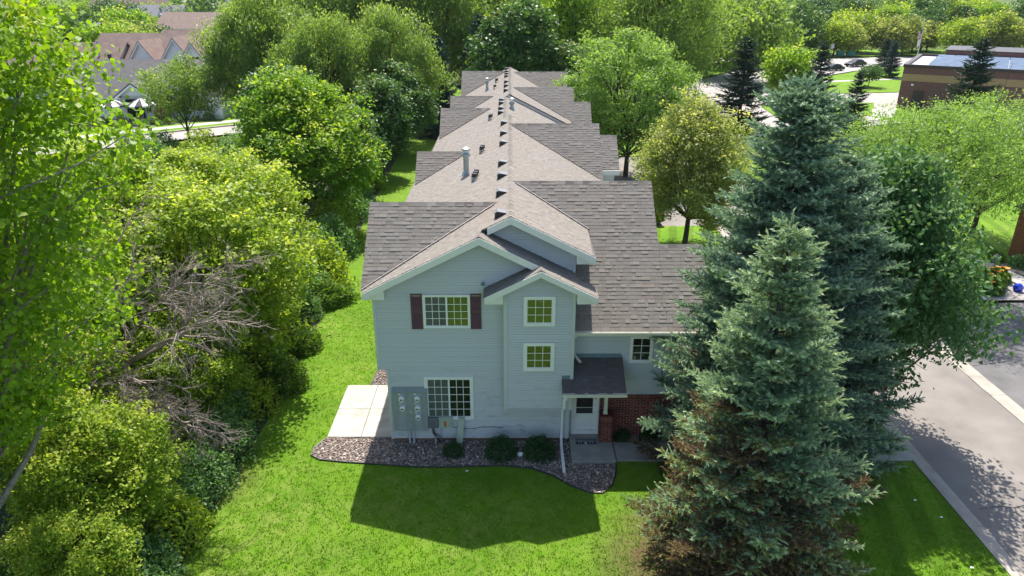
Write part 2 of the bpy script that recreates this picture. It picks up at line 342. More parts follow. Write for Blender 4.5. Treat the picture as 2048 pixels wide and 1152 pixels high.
def place_tree(name, label, cat, loc, meshes, rot=0, s=1, group=None):
    o = thing(name, label, cat, loc, group); o.rotation_euler.z = rot; o.scale = (s, s, s)
    link('trunk', meshes[0], o); link('crown', meshes[1], o); return o
def spruce_meshes(name, seed, H, rmax, z0, mat, dz=.34, nbr=7, side=.17, twig=.075, nneed=12, tw_len=.16, dead=None, bark='bark', need=.045, nw=.011, core=.016, full=1.0, pw=.78):
    g = np.random.default_rng(seed); mb = MB(); mb.tube([(0, 0, -.1), (0, 0, H * .5), (0, 0, H)], [.02 * H, .012 * H, .008], 8, cap=False)
    T0, TD, TL, TC = [], [], [], []; z = z0
    while z < H - .1:
        f = (H - z) / (H - z0); L = rmax * (f ** pw) * g.uniform(.88, 1.1) + .1; nb_ = max(4, int(nbr * (.5 + .5 * f) + .5)); a0 = g.uniform(0, 6.28)
        for b in range(nb_):
            az = a0 + 2 * math.pi * b / nb_ + g.uniform(-.25, .25); Lb = L * g.uniform(.72, 1.12); el = .75 - 1.0 * f + g.uniform(-.24, .24)
            zb = z + g.uniform(-.2, .2) * dz / .34; d = np.array([math.cos(az), math.sin(az), 0]); lat = np.array([-math.sin(az), math.cos(az), 0]); K = 7; pts = []
            for i in range(K):
                t_ = i / (K - 1); pts.append(d * Lb * t_ + np.array([0, 0, zb + Lb * (math.tan(el * .6) * t_ - .22 * f * t_ + .30 * f * t_ ** 3)]))
            mb.tube([tuple(q) for q in pts], [.022 * (Lb / 2 + .3) * (1 - .85 * i / (K - 1)) for i in range(K)], 4, cap=False); pts = np.array(pts)
            pdead = dead(z, az) if dead else 0; isdead = g.uniform() < pdead * .5
            tt = np.arange(.12 if Lb < 1 else .22, 1.0, side / max(Lb, .2))
            for s_ in tt:
                x = s_ * (K - 1); i = min(int(x), K - 2); p0 = pts[i] + (pts[i + 1] - pts[i]) * (x - i); ax = unit((pts[i + 1] - pts[i])[None])[0]
                for sgn in (-1, 1):
                    ls = (.12 + .42 * Lb * (1 - s_) * min(1, s_ * 2.2 + .25)) * g.uniform(.7, 1.15) * full; sd_ = ax * .62 + lat * sgn * .78 + np.array([0, 0, g.uniform(-.34, .24)]); sd_ /= np.linalg.norm(sd_)
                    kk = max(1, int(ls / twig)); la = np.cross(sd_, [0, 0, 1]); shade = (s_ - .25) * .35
                    if ls > .3: mb.tube([tuple(p0), tuple(p0 + sd_ * ls)], [.006, .003], 3, cap=False)
                    for j in range(kk + 1):
                        u = (j + .5) / (kk + 1); q = p0 + sd_ * ls * u
                        for s2 in ((-1, 1) if j < kk else (0,)):
                            td = sd_ * .75 + la * s2 * .7 + np.array([0, 0, g.uniform(-.28, .5)]); T0.append(q); TD.append(td); TL.append(tw_len * g.uniform(.6, 1.25) * (1.25 if s2 == 0 else 1))
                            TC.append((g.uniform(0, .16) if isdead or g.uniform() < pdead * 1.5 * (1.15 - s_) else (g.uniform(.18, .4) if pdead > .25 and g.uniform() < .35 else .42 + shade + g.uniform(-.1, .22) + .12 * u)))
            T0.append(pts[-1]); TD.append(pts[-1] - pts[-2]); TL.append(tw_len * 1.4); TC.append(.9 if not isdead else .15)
        z += dz * (.55 + .55 * f) * g.uniform(.85, 1.15)
    for i in range(5): T0.append(np.array([0, 0, H - .25 * i])); TD.append(np.array([g.normal() * .3, g.normal() * .3, 1])); TL.append(.26); TC.append(.75)
    T0, TD, TL, TC = np.array(T0), unit(np.array(TD)), np.array(TL)[:, None], np.array(TC); n = len(T0)
    a = unit(np.cross(TD, np.array([.13, .21, .97]))); b = np.cross(TD, a); Vs, Cs = [], []
    # needles: thin triangles raking forward all round each twig
    for k in range(nneed):
        th = k * 2.4 + g.uniform(0, 6.28, (n, 1)); u = (k + .6) / nneed; rd = a * np.cos(th) + b * np.sin(th)
        p0 = T0 + TD * TL * u; tip = p0 + (rd * .8 + TD * .75) * need * g.uniform(.75, 1.25, (n, 1)); w_ = np.cross(rd, TD) * nw
        Vs.append(np.stack([p0 - w_ - TD * nw, p0 + w_ - TD * nw, tip], 1)); Cs.append(TC + g.uniform(-.07, .07, n))
    for k in range(3):
        th = k * 2.094; rd = a * math.cos(th) + b * math.sin(th); w_ = rd * core
        Vs.append(np.stack([T0 - w_, T0 + w_, T0 + TD * TL], 1)); Cs.append(TC - .12)
    V = np.concatenate(Vs).reshape(-1, 3); C_ = np.concatenate(Cs)
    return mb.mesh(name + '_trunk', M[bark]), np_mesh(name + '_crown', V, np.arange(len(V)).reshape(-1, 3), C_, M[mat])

# ------------------------------------------------------------------ ground, roads, pavements
CX = -8.6                                             # line where the lawn meets the trees
struct('ground', sheet([(-2500, -300), (2500, -300), (2500, 5000), (-2500, 5000)], -.16), M['ground'])
lawn_poly = [(-8.2, -6), (12.65, -6), (12.65, 43), (5.4, 43), (5.4, 63), (12.65, 63), (12.65, 70), (-10, 70), (-9.3, 45), (-8.9, 38), (-8.5, 30), (-8.3, 22), (-8.5, 16)]
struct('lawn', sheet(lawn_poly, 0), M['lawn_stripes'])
struct('woodland_ground', sheet([(-34, -10), (-8.2, -6), (-8.5, 16), (-8.3, 22), (-8.5, 30), (-8.9, 38), (-9.3, 45), (-10, 70), (-30, 66), (-38, 62)], .004), M['forest'])
struct('road', sheet([(13.12, -10), (17.9, -10), (17.6, 64), (5.4, 64), (5.4, 43.004), (13.12, 43.004)], -.10), M['asphalt'])
struct('driveway', sheet([(18.15, -10), (60, -10), (60, 31.3), (24, 31.4), (20.8, 31.1), (18.15, 31.1)], -.09), M['asphalt_dark'])
struct('right_lawn', sheet([(18.05, 31.1), (20.8, 31.1), (22.9, 31.45), (24.5, 33.2), (26.3, 34.3), (60, 20), (60, 62), (18.05, 62)], -.02), M['lawn_stripes'])
kb = thing('kerb', 'pale concrete kerb between the striped lawn and the road', 'kerb', (12.88, 20, 0))
for i in range(19):
    y0 = -4 + i * 2.5
    part('kerb_stone', MB().prism([(12.65, y0, -.12), (13.16, y0, -.12), (13.16, y0, -.085), (12.83, y0, -.07), (12.78, y0, .03), (12.65, y0, .03)], (0, 2.49, 0)), M['kerb'], kb)
kb = thing('gutter_strip', 'flush concrete gutter strip between the road and the dark driveway', 'kerb', (17.9, 20, -.1))
for i in range(12):
    y0 = 5 + i * 3.0
    part('concrete_slab', MB().prism([(17.62, y0, -.2), (18.2, y0, -.2), (18.2, y0, -.075), (17.91, y0, -.095), (17.62, y0, -.078)], (0, 2.985, 0)), M['kerb'], kb)
# crack sealing lines on the road
mb = MB()
for pts in ([(13.5, 16.75), (14.1, 16.85), (14.6, 16.8), (15.3, 17.05), (16.4, 17.0), (17.5, 17.25)], [(18.3, 25.2), (20, 25.6), (22.5, 25.5), (25, 26)]):
    for a_, b_ in zip(pts, pts[1:]): mb.bar((*a_, -.0965 if a_[0] < 18 else -.0865), (*b_, -.0965 if a_[0] < 18 else -.0865), .035, .003)
struct('road_crack', mb, M['plastic_black'])
# walks, stoop and patio
def slabs(name, label, rects, z, th, mat, cat='path'):
    t = thing(name, label, cat, (rects[0][0], rects[0][2], 0))
    for x0, x1, y0, y1 in rects:
        g_ = .006; mb = MB(); a_ = .012
        mb.add([(x0 + g_, y0 + g_, -.05), (x1 - g_, y0 + g_, -.05), (x1 - g_, y1 - g_, -.05), (x0 + g_, y1 - g_, -.05), (x0 + g_, y0 + g_, z - a_), (x1 - g_, y0 + g_, z - a_), (x1 - g_, y1 - g_, z - a_), (x0 + g_, y1 - g_, z - a_),
                (x0 + g_ + a_, y0 + g_ + a_, z), (x1 - g_ - a_, y0 + g_ + a_, z), (x1 - g_ - a_, y1 - g_ - a_, z), (x0 + g_ + a_, y1 - g_ - a_, z)],
               [(0, 1, 5, 4), (1, 2, 6, 5), (2, 3, 7, 6), (3, 0, 4, 7), (4, 5, 9, 8), (5, 6, 10, 9), (6, 7, 11, 10), (7, 4, 8, 11), (8, 9, 10, 11)])
        part('concrete_slab', mb, mat, t)
    return t
slabs('patio', 'white sunlit concrete patio of four slabs beside the left wall', [(-6.04, -4.92, 20.19, 21.9), (-4.92, -3.8, 20.19, 21.9), (-6.04, -4.92, 21.9, 23.56), (-4.92, -3.8, 21.9, 23.56)], .05, .1, M['concrete'], 'patio')
slabs('stoop', 'single grey concrete slab in front of the white door', [(1.93, 3.32, 18.76, 20.3)], .1, .12, M['concrete_grey'], 'stoop')
slabs('front_walk', 'grey concrete walk running from the stoop behind the spruce', [(3.34 + 1.55 * i, 3.34 + 1.55 * (i + 1), 18.88, 19.87) for i in range(6)], .06, .1, M['concrete_grey'])
# gravel bed with loose stones, black edging
gp = [(-6.06, 20.17), (-6.33, 19.61), (-6.32, 19.21), (-5.99, 18.99), (-5.17, 18.86), (-3.9, 18.73), (-2.95, 18.6), (-1.86, 18.6), (-.31, 18.67), (.62, 18.54), (1.29, 18.17), (1.79, 17.69), (2.35, 17.36), (2.72, 17.34), (3.06, 17.73), (3.25, 18.33), (3.3, 18.75), (1.92, 18.75), (1.92, 20.05), (-3.8, 20.05), (-3.8, 20.17)]
gp2 = [(-5.2, 23.58), (-5.1, 25.2), (-4.9, 28), (-4.9, 61), (-3.8, 61), (-3.8, 23.58)]
gp3 = [(3.36, 19.89), (5.9, 19.89), (5.9, 20.3), (3.36, 20.3)]
def inside(px, py, poly):
    c = np.zeros(len(px), bool); n = len(poly)
    for i in range(n):
        (x0, y0), (x1, y1) = poly[i], poly[i - 1]
        k = ((y0 > py) != (y1 > py)) & (px < (x1 - x0) * (py - y0) / (y1 - y0 + 1e-12) + x0); c ^= k
    return c
for i, g_ in enumerate((gp, gp2, gp3)): struct('gravel_base', sheet(g_, .008), M['rockbase'])
def stones(poly, dens, smin, smax, seed):
    g = np.random.default_rng(seed); xs = [q[0] for q in poly]; ys = [q[1] for q in poly]; n = int((max(xs) - min(xs)) * (max(ys) - min(ys)) * dens)
    X = g.uniform(min(xs), max(xs), n); Y_ = g.uniform(min(ys), max(ys), n); k = inside(X, Y_, poly); X, Y_ = X[k], Y_[k]; n = len(X)
    S = g.uniform(smin, smax, (n, 1, 1)) * g.uniform(.6, 1.25, (n, 1, 3)) * np.array([1, 1, .7]); o = np.array([[1, 0, 0], [0, 1, 0], [-1, 0, 0], [0, -1, 0], [0, 0, 1], [.7, .7, .6], [-.7, .6, .65], [-.1, -.75, .7]], float)
    F = np.array([[0, 5, 3], [5, 4, 7], [0, 1, 5], [5, 7, 3], [1, 6, 5], [5, 6, 4], [1, 2, 6], [6, 2, 7], [6, 7, 4], [2, 3, 7], [0, 5, 3]]); F = F[:10]; th = g.uniform(0, 6.28, n); c, s = np.cos(th), np.sin(th)
    v = o[None] * S; v = v + g.normal(size=v.shape) * S * .1; x = v[:, :, 0] * c[:, None] - v[:, :, 1] * s[:, None]; y = v[:, :, 0] * s[:, None] + v[:, :, 1] * c[:, None]
    V = np.stack([x + X[:, None], y + Y_[:, None], v[:, :, 2] + .012 + g.uniform(0, .02, (n, 1))], 2)
    return V.reshape(-1, 3), (F[None] + (np.arange(n) * 8)[:, None, None]).reshape(-1, 3), np.repeat(np.clip(g.normal(.42, .26, n), 0, 1), 10)
for poly, dn, sd_ in ((gp, 520, 1), (gp2[:3] + [(-4.9, 30), (-3.8, 30), (-3.8, 23.58)], 300, 2), (gp3, 420, 3)):
    V, F, r_ = stones(poly, dn, .018, .042, sd_); tag(link('gravel', np_mesh('gravel', V, F, r_, M['stones'])), kind='stuff')
mb = MB(); mb.tube([(x, y, .025) for x, y in gp[:17]], .026, 6)
solid('lawn_edging', mb, M['plastic_black'], 'black plastic edging curving round the gravel bed', 'edging')
solid('lawn_edging', MB().tube([(x, y, .025) for x, y in gp2[:4]], .026, 6), M['plastic_black'], 'black edging along the narrow gravel strip behind the patio', 'edging')
# grass blades on the near lawn
def blades(n, x0, x1, y0, y1, seed, hh, bad):
    g = np.random.default_rng(seed); X = g.uniform(x0, x1, n); Y_ = y0 + (y1 - y0) * g.uniform(0, 1, n) ** 1.5; k = ~np.zeros(n, bool)
    for b in bad: k &= ~inside(X, Y_, b)
    X, Y_ = X[k], Y_[k]; n = len(X); P = np.stack([X, Y_, np.zeros(n)], 1); Vs, C_ = [], []; base = .45 + .25 * np.sin(X * 1.1 + 1.7 * np.sin(Y_ * .6)) * np.sin(Y_ * .9 + X * .3)
    for k in range(3):
        th = g.uniform(0, 6.28, n); d = np.stack([np.cos(th), np.sin(th), np.zeros(n)], 1); q = P + g.normal(size=(n, 3)) * np.array([.03, .03, 0]); h = hh * g.uniform(.5, 1.3, (n, 1)); wd = .012
        s = np.stack([-d[:, 1], d[:, 0], np.zeros(n)], 1) * wd; tip = q + d * h * g.uniform(.2, 1.0, (n, 1)); tip[:, 2] = h[:, 0]
        Vs.append(np.stack([q - s, q + s, tip], 1)); C_.append(base + g.uniform(-.25, .3, n))
    V = np.concatenate(Vs).reshape(-1, 3); return np_mesh('grass', V, np.arange(len(V)).reshape(-1, 3), np.concatenate(C_), M['blade'])
hole = [gp, gp2, [(-6.06, 20.15), (-3.7, 20.15), (-3.7, 23.6), (-6.06, 23.6)], [(1.9, 18.7), (12.7, 18.7), (12.7, 20.4), (1.9, 20.4)], [(-4, 20), (6, 20), (6, 64), (-4, 64)]]
tag(link('grass', blades(52000, -8.6, 12.6, 12.5, 34, 4, .045, hole)), kind='stuff')

# ------------------------------------------------------------------ the townhouse
H = thing('townhouse', 'long pale blue vinyl sided townhouse row with stepped brown shingle roofs', 'townhouse', (0, 20, 0))
CAMP = Vector((0, 0, 13.8)); SHP = []
def span(poly, v):
    xs = []
    for i in range(len(poly)):
        (a0, b0), (a1, b1) = poly[i - 1], poly[i]
        if (b0 > v) != (b1 > v): xs.append(a0 + (a1 - a0) * (v - b0) / (b1 - b0))
    return (min(xs), max(xs)) if len(xs) > 1 else None
def roof(O, u, v, poly, th=.06, expo=.137, mat='shingle', shg=True, maxw=.27, name='roof', store=None):
    """roof deck polygon (u along the eave, v up the slope) covered with separate shingles"""
    O, u, v = Vector(O), Vector(u).normalized(), Vector(v).normalized(); n = u.cross(v).normalized()
    if n.z < 0: n = -n
    W = lambda a, b, c=0: O + u * a + v * b + n * c
    d = part(name, MB().prism([W(a, b, -th) for a, b in poly], n * (th - .004)), M[mat] if not shg else M['deck'], H)
    if not shg: return d
    vmin, vmax = min(q[1] for q in poly), max(q[1] for q in poly); k = 0; b0 = vmin - .015
    while b0 < vmax - .03:
        b1 = min(b0 + expo + .012, vmax + .005); s0, s1 = span(poly, max(b0, vmin) + .003), span(poly, min(b1, vmax) - .004)
        if s0 and s1:
            lo, hi = min(s0[0], s1[0]), max(s0[1], s1[1]); a = lo - random.uniform(0, .3)
            while a < hi:
                wd = random.choice((.09, .13, .17, .22, maxw)); c0, c1 = a, a + wd; a = c1 + .004
                q = [max(c0, s0[0]), min(c1, s0[1]), max(c0, s1[0]), min(c1, s1[1])]
                if q[1] - q[0] < .01 and q[3] - q[2] < .01: continue
                q[1] = max(q[1], q[0] + .001); q[3] = max(q[3], q[2] + .001)
                t = random.choice((.007, .008, .009, .010, .010, .015, .018)); g0 = random.uniform(-.006, .004)
                vs = [W(q[0], b0 + g0), W(q[1], b0 + g0), W(q[1], b0 + g0, t), W(q[0], b0 + g0, t), W(q[2], b1, .003), W(q[3], b1, .003)]
                SHP.append(((vs[2] - CAMP).length, vs, min(1, max(0, random.gauss(.5, .10) - (.1 if t < .015 else 0))), d, mat))
        b0 += expo; k += 1
    return d
SHF = [(0, 1, 2, 3), (3, 2, 5, 4), (0, 3, 4), (1, 5, 2)]
def cap_line(p, q, s1, s2, step=.3, cam_near=False):
    """bent ridge cap shingles from p to q, wings along s1 and s2"""
    p, q = Vector(p), Vector(q); d = q - p; L = d.length; d.normalize(); k = int(L / step)
    for i in range(k + 1):
        a = p + d * (i * step); b = p + d * min(L, i * step + step + .05)
        if (b - a).length < .03: continue
        s1v, s2v = Vector(s1).normalized() * .14, Vector(s2).normalized() * .14; up = Vector((0, 0, .028)); lo = Vector((0, 0, .012))
        CAPS.append(((a - CAMP).length, [a + s1v + lo, a + up, a + s2v + lo, b + s2v + lo * .6, b + up * .65, b + s1v + lo * .6]))
CAPS = []
c5, s5 = math.cos(math.atan(.5)), math.sin(math.atan(.5)); SC = .83; cc, scx = math.cos(math.atan(SC)), math.sin(math.atan(SC))
zL = lambda x: 7.17 + .5 * (x + .89); zR = lambda x: 7.62 - .5 * (x - .02)
XE = -4.36
vx = lambda x: (x - XE) / c5                          # slope distance on the left plane
OL, vL = (XE, 0, zL(XE)), (c5, 0, s5)
# left slope, three lengths stepping back
roof(OL, (0, 1, 0), vL, [(19.62, 0), (38, 0), (38, vx(.02)), (20.15, vx(.02)), (20.15, vx(-.89)), (19.62, vx(-.89))], maxw=.27)
roof(OL, (0, 1, 0), vL, [(38, .2), (45.6, .2), (45.6, vx(-.25)), (38, vx(-.25))], maxw=.27)
roof(OL, (0, 1, 0), vL, [(45.6, .45), (61.6, .45), (61.6, vx(.02)), (45.6, vx(.02))], maxw=.27)
vR = (-c5, 0, s5); ur = lambda x, e: (e - x) / c5
e = 4.3; roof((e, 0, zR(e)), (0, 1, 0), vR, [(23.6, 0), (38, 0), (38, ur(.02, e)), (20.15, ur(.02, e)), (20.15, ur(2.57, e)), (23.6, ur(2.57, e))], maxw=.27)
e = 3.7; zb = lambda x: 7.49 - .5 * (x + .25)
roof((e, 0, zb(e)), (0, 1, 0), vR, [(36, 0), (45.9, 0), (45.9, ur(-.25, e)), (36, ur(-.25, e))], maxw=.27)
e = 3.9; roof((e, 0, zR(e)), (0, 1, 0), vR, [(45.5, 0), (61.6, 0), (61.6, ur(.02, e)), (45.5, ur(.02, e))], maxw=.27)
# the strip in front of the upper gable, and the bay's left slope
e = 2.56; zf = lambda x: 7.17 - .5 * (x + .89)
roof((e, 0, zf(e)), (0, 1, 0), vR, [(19.24, 0), (20.05, 0), (20.05, ur(1.98, e)), (20.5, ur(1.98, e)), (20.5, ur(-.89, e)), (19.62, ur(-.89, e)), (19.62, ur(.9, e)), (19.24, ur(.9, e))], maxw=.27)
e = -.76; roof((e, 0, zf(.89) - .5 * (.89 - e)), (0, 1, 0), (c5, 0, s5), [(19.24, 0), (19.985, 0), (19.985, (.89 - e) / c5), (19.24, (.89 - e) / c5)], maxw=.27)
# cross gables
def cross(x_of, z0, z1, yr, zr, back=1.5, xr=None):
    """front slope between heights z0 and z1 with row limits x_of(z) -> (xa, xb), plus its back slope"""
    n = 14; L_, R_ = [], []
    for i in range(n + 1):
        z = z0 + (z1 - z0) * i / n; a, b = x_of(z); vv = (z - z0) / scx; L_.append((a, vv)); R_.append((b, vv))
    y0 = yr - (zr - z0) / SC
    d = roof((0, y0, z0), (1, 0, 0), (0, cc, scx), R_ + L_[::-1])
    a, b = x_of(z1); yt = yr - (zr - z1) / SC
    part('roof', MB().prism([(a, yt, z1), (b, yt, z1), (b, yt + back, z1 - back * SC), (a, yt + back, z1 - back * SC)], (0, 0, -.12)), M['shingle'], H)
    cap_line((a, yt, z1), (b, yt, z1), (0, -1, -SC), (0, 1, -SC)); return d
vl = lambda z: (z - 7.17) / .5 - .89; vr = lambda z: .02 + (7.62 - z) / .5
cross(lambda z: (-4.44, max(-4.43, vl(z))), zL(-4.44) + .02, 7.42, 22.3, 7.42)
cross(lambda z: (-4.28, max(-4.27, vl(z))), zL(-4.28) + .02, 6.69, 33.33, 6.69)
cross(lambda z: (-4.06, max(-4.05, vl(z))), zL(-4.06) + .02, 7.07, 43.6, 7.07)
cross(lambda z: (-3.85, max(-3.84, vl(z))), zL(-3.85) + .02, 7.1, 48.5, 7.1)
cross(lambda z: (-3.78, max(-3.77, vl(z))), zL(-3.78) + .02, 7.5, 59.6, 7.5)
cross(lambda z: (vr(z) if z > 6.34 else 1.97, 4.86), 4.0, 7.58, 24.36, 7.58)
cross(lambda z: (4.863, 6.3), 4.0, 5.96, 24.36, 7.58)
cross(lambda z: (vr(z) if z > 5.48 else 3.8, 4.29), 4.3, 7.65, 35.15, 7.65)
cross(lambda z: (4.293, 5.08), 5.93, 7.2, 35.15, 7.65)
cross(lambda z: (vr(z) if z > 5.7 else 3.6, 4.22), 4.3, 7.52, 49.6, 7.52)
cross(lambda z: (4.223, 5.3), 4.6, 6.71, 49.6, 7.52)
cross(lambda z: (vr(z) if z > 5.7 else 3.6, 4.45), 4.3, 7.5, 59.1, 7.5)
cross(lambda z: (4.453, 5.6), 4.6, 6.4, 59.1, 7.5)
W5, E5 = (-1, 0, -.5), (1, 0, -.5)
for p_, q_ in (((.02, 20.15, 7.62), (.02, 38, 7.62)), ((-.25, 38, 7.49), (-.25, 45.6, 7.49)), ((.02, 45.5, 7.62), (.02, 61.6, 7.62)), ((-.89, 19.62, 7.17), (-.89, 20.2, 7.17)), ((.89, 19.24, zf(.89)), (.89, 19.6, zf(.89)))):
    cap_line(p_, q_, W5, E5, .14)
# emit shingles: the nearest as single pieces, the rest joined
SHP.sort(key=lambda q: q[0]); CAPS.sort(key=lambda q: q[0])
for q in SHP[:300]: part('shingle', MB().add(q[1], SHF, q[2]), M[q[4]], q[3])
mb = MB()
for q in SHP[300:]: mb.add(q[1], SHF, q[2])
tag(part('shingles', mb, M['shingle'], H), kind='stuff')
CF = [(0, 1, 4, 5), (1, 2, 3, 4), (0, 2, 1)]
for q in CAPS[:150]: part('ridge_cap', MB().add(q[1], CF), M['shingle'], H)
mb = MB()
for q in CAPS[150:]: mb.add(q[1], CF)
tag(part('ridge_caps', mb, M['shingle'], H), kind='stuff')
# valley metal
def valley(x0, x1, zfun, yr, zr, w_=.07):
    P = [(x, yr - (zr - zfun(x)) / SC, zfun(x) + .03) for x in (x0, x1)]
    mb = MB().bar(P[0], P[1], w_, .012); mb.bar((P[0][0], P[0][1] - .05, P[0][2] + .012), (P[1][0], P[1][1] - .05, P[1][2] + .012), .012, .02, mi=1)
    part('valley_flashing', mb, [M['flash'], M['deck']], H)
valley(-4.4, -.5, zL, 22.3, 7.42); valley(-4.25, -1.9, zL, 33.33, 6.69, .05); valley(-4.05, -1.15, zL, 43.6, 7.07, .05); valley(-3.8, -1.1, zL, 48.5, 7.1, .05); valley(-3.75, -.3, zL, 59.6, 7.5, .05)
valley(.2, 2.6, zR, 24.36, 7.58); valley(.1, 4.1, zR, 35.15, 7.65, .05); valley(.3, 3.6, zR, 49.6, 7.52, .05)
# walls
body = MB().box(-3.85, 1.93, 20.012, 61, .12, 2.7).box(-4.13, 1.95, 20.012, 61, 2.703, 5.25)
body.prism([(-4.1, 20.012, 5.25), (-.89, 20.012, 6.93), (1.9, 20.012, 5.5), (1.9, 20.012, 5.25)], (0, .5, 0))
for y0_, y1_, lo_ in ((20.52, 37.9, 0), (37.9, 45.55, .3), (45.65, 61, 0)): body.prism([(-4.1, y0_, 5.25), (1.97, y0_, 5.25), (1.97, y0_, 6.42 - lo_), (.02 - lo_ * .6, y0_, 7.45 - lo_ * .6)], (0, y1_ - y0_, 0))
body.box(1.95, 4.7, 20.362, 28.5, 0, 3.9).box(4.7, 6.0, 20.362, 26, 0, 3.9).box(1.95, 4.0, 24.4, 61, 0, 5.1).box(4.0, 4.87, 33.2, 37, 0, 5.8).box(4, 5.1, 47, 52, 0, 4.6).box(4, 5.4, 56, 60, 0, 4.6)
body.prism([(-.17, 19.612, 1.48), (1.93, 19.612, 1.48), (1.93, 19.612, 5.6), (.89, 19.612, 6.12), (-.17, 19.612, 5.6)], (0, .41, 0))
part('wall', body, M['siding_trim'], H)
# gable walls of the cross gables
for xs, yr, zr, z0 in ((-4.2, 22.3, 7.36, 5.2), (-4.1, 33.33, 6.6, 5.2), (-3.9, 43.6, 7.0, 5.2), (-3.7, 48.5, 7.0, 5.2), (-3.65, 59.6, 7.4, 5.2), (4.55, 24.36, 7.5, 3.9), (4.05, 35.15, 7.55, 4.9), (3.95, 49.6, 7.4, 4.9), (4.2, 59.1, 7.4, 4.9)):
    k = (zr - z0) / SC; part('gable_wall', MB().prism([(xs, yr - k, z0), (xs, yr + k, z0), (xs, yr, zr)], (.12 if xs < 0 else -.12, 0, 0)), M['siding_trim'], H)
def planks(xf, z0, z1, y, ex=.0885, name='siding_plank'):
    z = z0
    while z < z1 - .02:
        t = min(z + ex, z1); a0, b0 = xf(z); a1, b1 = xf(t)
        if b0 - a0 > .05:
            a1, b1 = (a1, b1) if b1 > a1 else ((a0 + b0) / 2, (a0 + b0) / 2 + .01); j = random.uniform(0, .002)
            part(name, MB().add([(a0, y - .021 - j, z), (b0, y - .021 - j, z), (b1, y - .001, t - .016), (a1, y - .001, t - .016), (a0, y, z), (b0, y, z), (a0, y - .023 - j, z + .008), (b0, y - .023 - j, z + .008)], [(6, 7, 2, 3), (0, 1, 7, 6), (0, 4, 5, 1), (0, 6, 3, 4), (1, 5, 2, 7)]), M['siding'], H)
        z += ex
planks(lambda z: (-3.79 if z < 2.66 else max(-4.07, -4.6 + max(0, z - 5.2) * 2 - .0 if z < 5.2 else (z + .17 - 7.17) / .5 - .89), min(1.8, (7.17 - z - .17) / .5 - .89) if z > 5.3 else 1.8), .14, 6.98, 20.0)
planks(lambda z: (max(-.1, .89 - (6.28 - .16 - z) / .5), min(1.86, .89 + (6.28 - .16 - z) / .5)), 1.54, 6.08, 19.6)
planks(lambda z: (max(.02 - (7.62 - .17 - z) / .5, (7.17 - z) / .5 - .89 + .02), min(1.9, .02 + (7.62 - .17 - z) / .5)), 5.75, 7.42, 20.5)
planks(lambda z: (1.98, 5.95), 1.58, 3.88, 20.35)
def trim(name, x0, x1, y0, y1, z0, z1, mat='siding_trim'): part(name, MB().box(x0, x1, y0, y1, z0, z1), M[mat], H)
trim('corner_trim', -3.87, -3.78, 19.965, 20.06, .12, 2.69); trim('corner_trim', -4.15, -4.06, 19.965, 20.06, 2.695, 5.22); trim('corner_trim', 1.79, 1.89, 19.965, 20.36, .12, 2.4)
trim('corner_trim', -.19, -.09, 19.565, 19.99, 1.46, 5.45); trim('corner_trim', 1.85, 1.95, 19.565, 20.49, 1.46, 5.45); trim('corner_trim', 1.9, 1.99, 20.46, 20.56, 5.6, 6.35)
trim('soffit', -.17, 1.93, 19.59, 20.0, 1.455, 1.478); trim('wall_overhang', -4.13, -3.85, 20.0, 61, 2.66, 2.70)
trim('foundation', -3.8, 1.84, 20.03, 20.3, -.05, .119, 'concrete_grey')
for i in range(14): part('foundation_block', MB().box(-3.79 + i * .4, -3.4 + i * .4, 20.012, 20.029, .0, .112), M['wood'], H)
# rake boards, eave returns, eave fascias
def rake(p, q, y0, h=.2): part('rake_board', MB().prism([(p[0], y0, p[1] - .012), (q[0], y0, q[1] - .012), (q[0], y0, q[1] - .03 - h), (p[0], y0, p[1] - .03 - h)], (0, .03, 0)), M['fascia'], H)
rake((XE, zL(XE)), (-.89, 7.17), 19.585); rake((-.89, 7.17), (.9, zf(.9)), 19.585); rake((-.66, 7.62 - .34), (.02, 7.62), 20.115); rake((.02, 7.62), (2.55, zR(2.55)), 20.115)
zbay = zf(.89); rake((-.74, zbay - .815), (.89, zbay), 19.205, .17); rake((.89, zbay), (2.55, zf(2.55)), 19.205, .17)
rake((-.12, 7.55), (.02, 7.62), 45.565, .16); rake((.02, 7.62), (3.5, zR(3.5)), 45.565, .2)
part('gable_wall', MB().prism([(-.2, 45.6, 7.0), (.02, 45.6, 7.5), (3.45, 45.6, 5.8), (3.45, 45.6, 5.4)], (0, .1, 0)), M['siding_trim'], H)
def ret(pts, y0, y1): part('eave_return', MB().prism([(x, y0, z) for x, z in pts], (0, y1 - y0, 0)), M['fascia'], H)
ret([(-4.35, 5.2), (-3.72, 5.2), (-3.72, zL(-3.72) - .06), (-4.35, zL(-4.35) - .06)], 19.67, 20.0)
ret([(1.99, 6.12), (2.5, 6.12), (2.5, zR(2.5) - .07), (1.99, zR(1.99) - .07)], 20.2, 20.55)
ret([(1.96, 5.22), (2.5, 5.22), (2.5, zf(2.5) - .05), (1.96, zf(1.96) - .05)], 19.29, 19.6)
ret([(-.72, 5.22), (-.2, 5.22), (-.2, zbay - .6), (-.72, zbay - .86)], 19.29, 19.6)
trim('eave_fascia', -4.37, -4.34, 20, 38, 5.2, 5.42, 'fascia'); trim('soffit', -4.34, -4.1, 20, 38, 5.2, 5.215, 'fascia'); trim('eave_fascia', 2.53, 2.56, 20.2, 23, 6.12, 6.33, 'fascia'); trim('soffit', 1.96, 2.53, 20.55, 23, 6.12, 6.14, 'fascia')
trim('eave_fascia', 4.3, 5.07, 32.92, 32.96, 5.68, 5.9, 'fascia')
part('end_cap', MB().lathe((-.8, 19.9, 5.55), [(.02, 0), (.055, .02), (.05, .09), (.015, .13)], 8), M['flash_blue'], H)
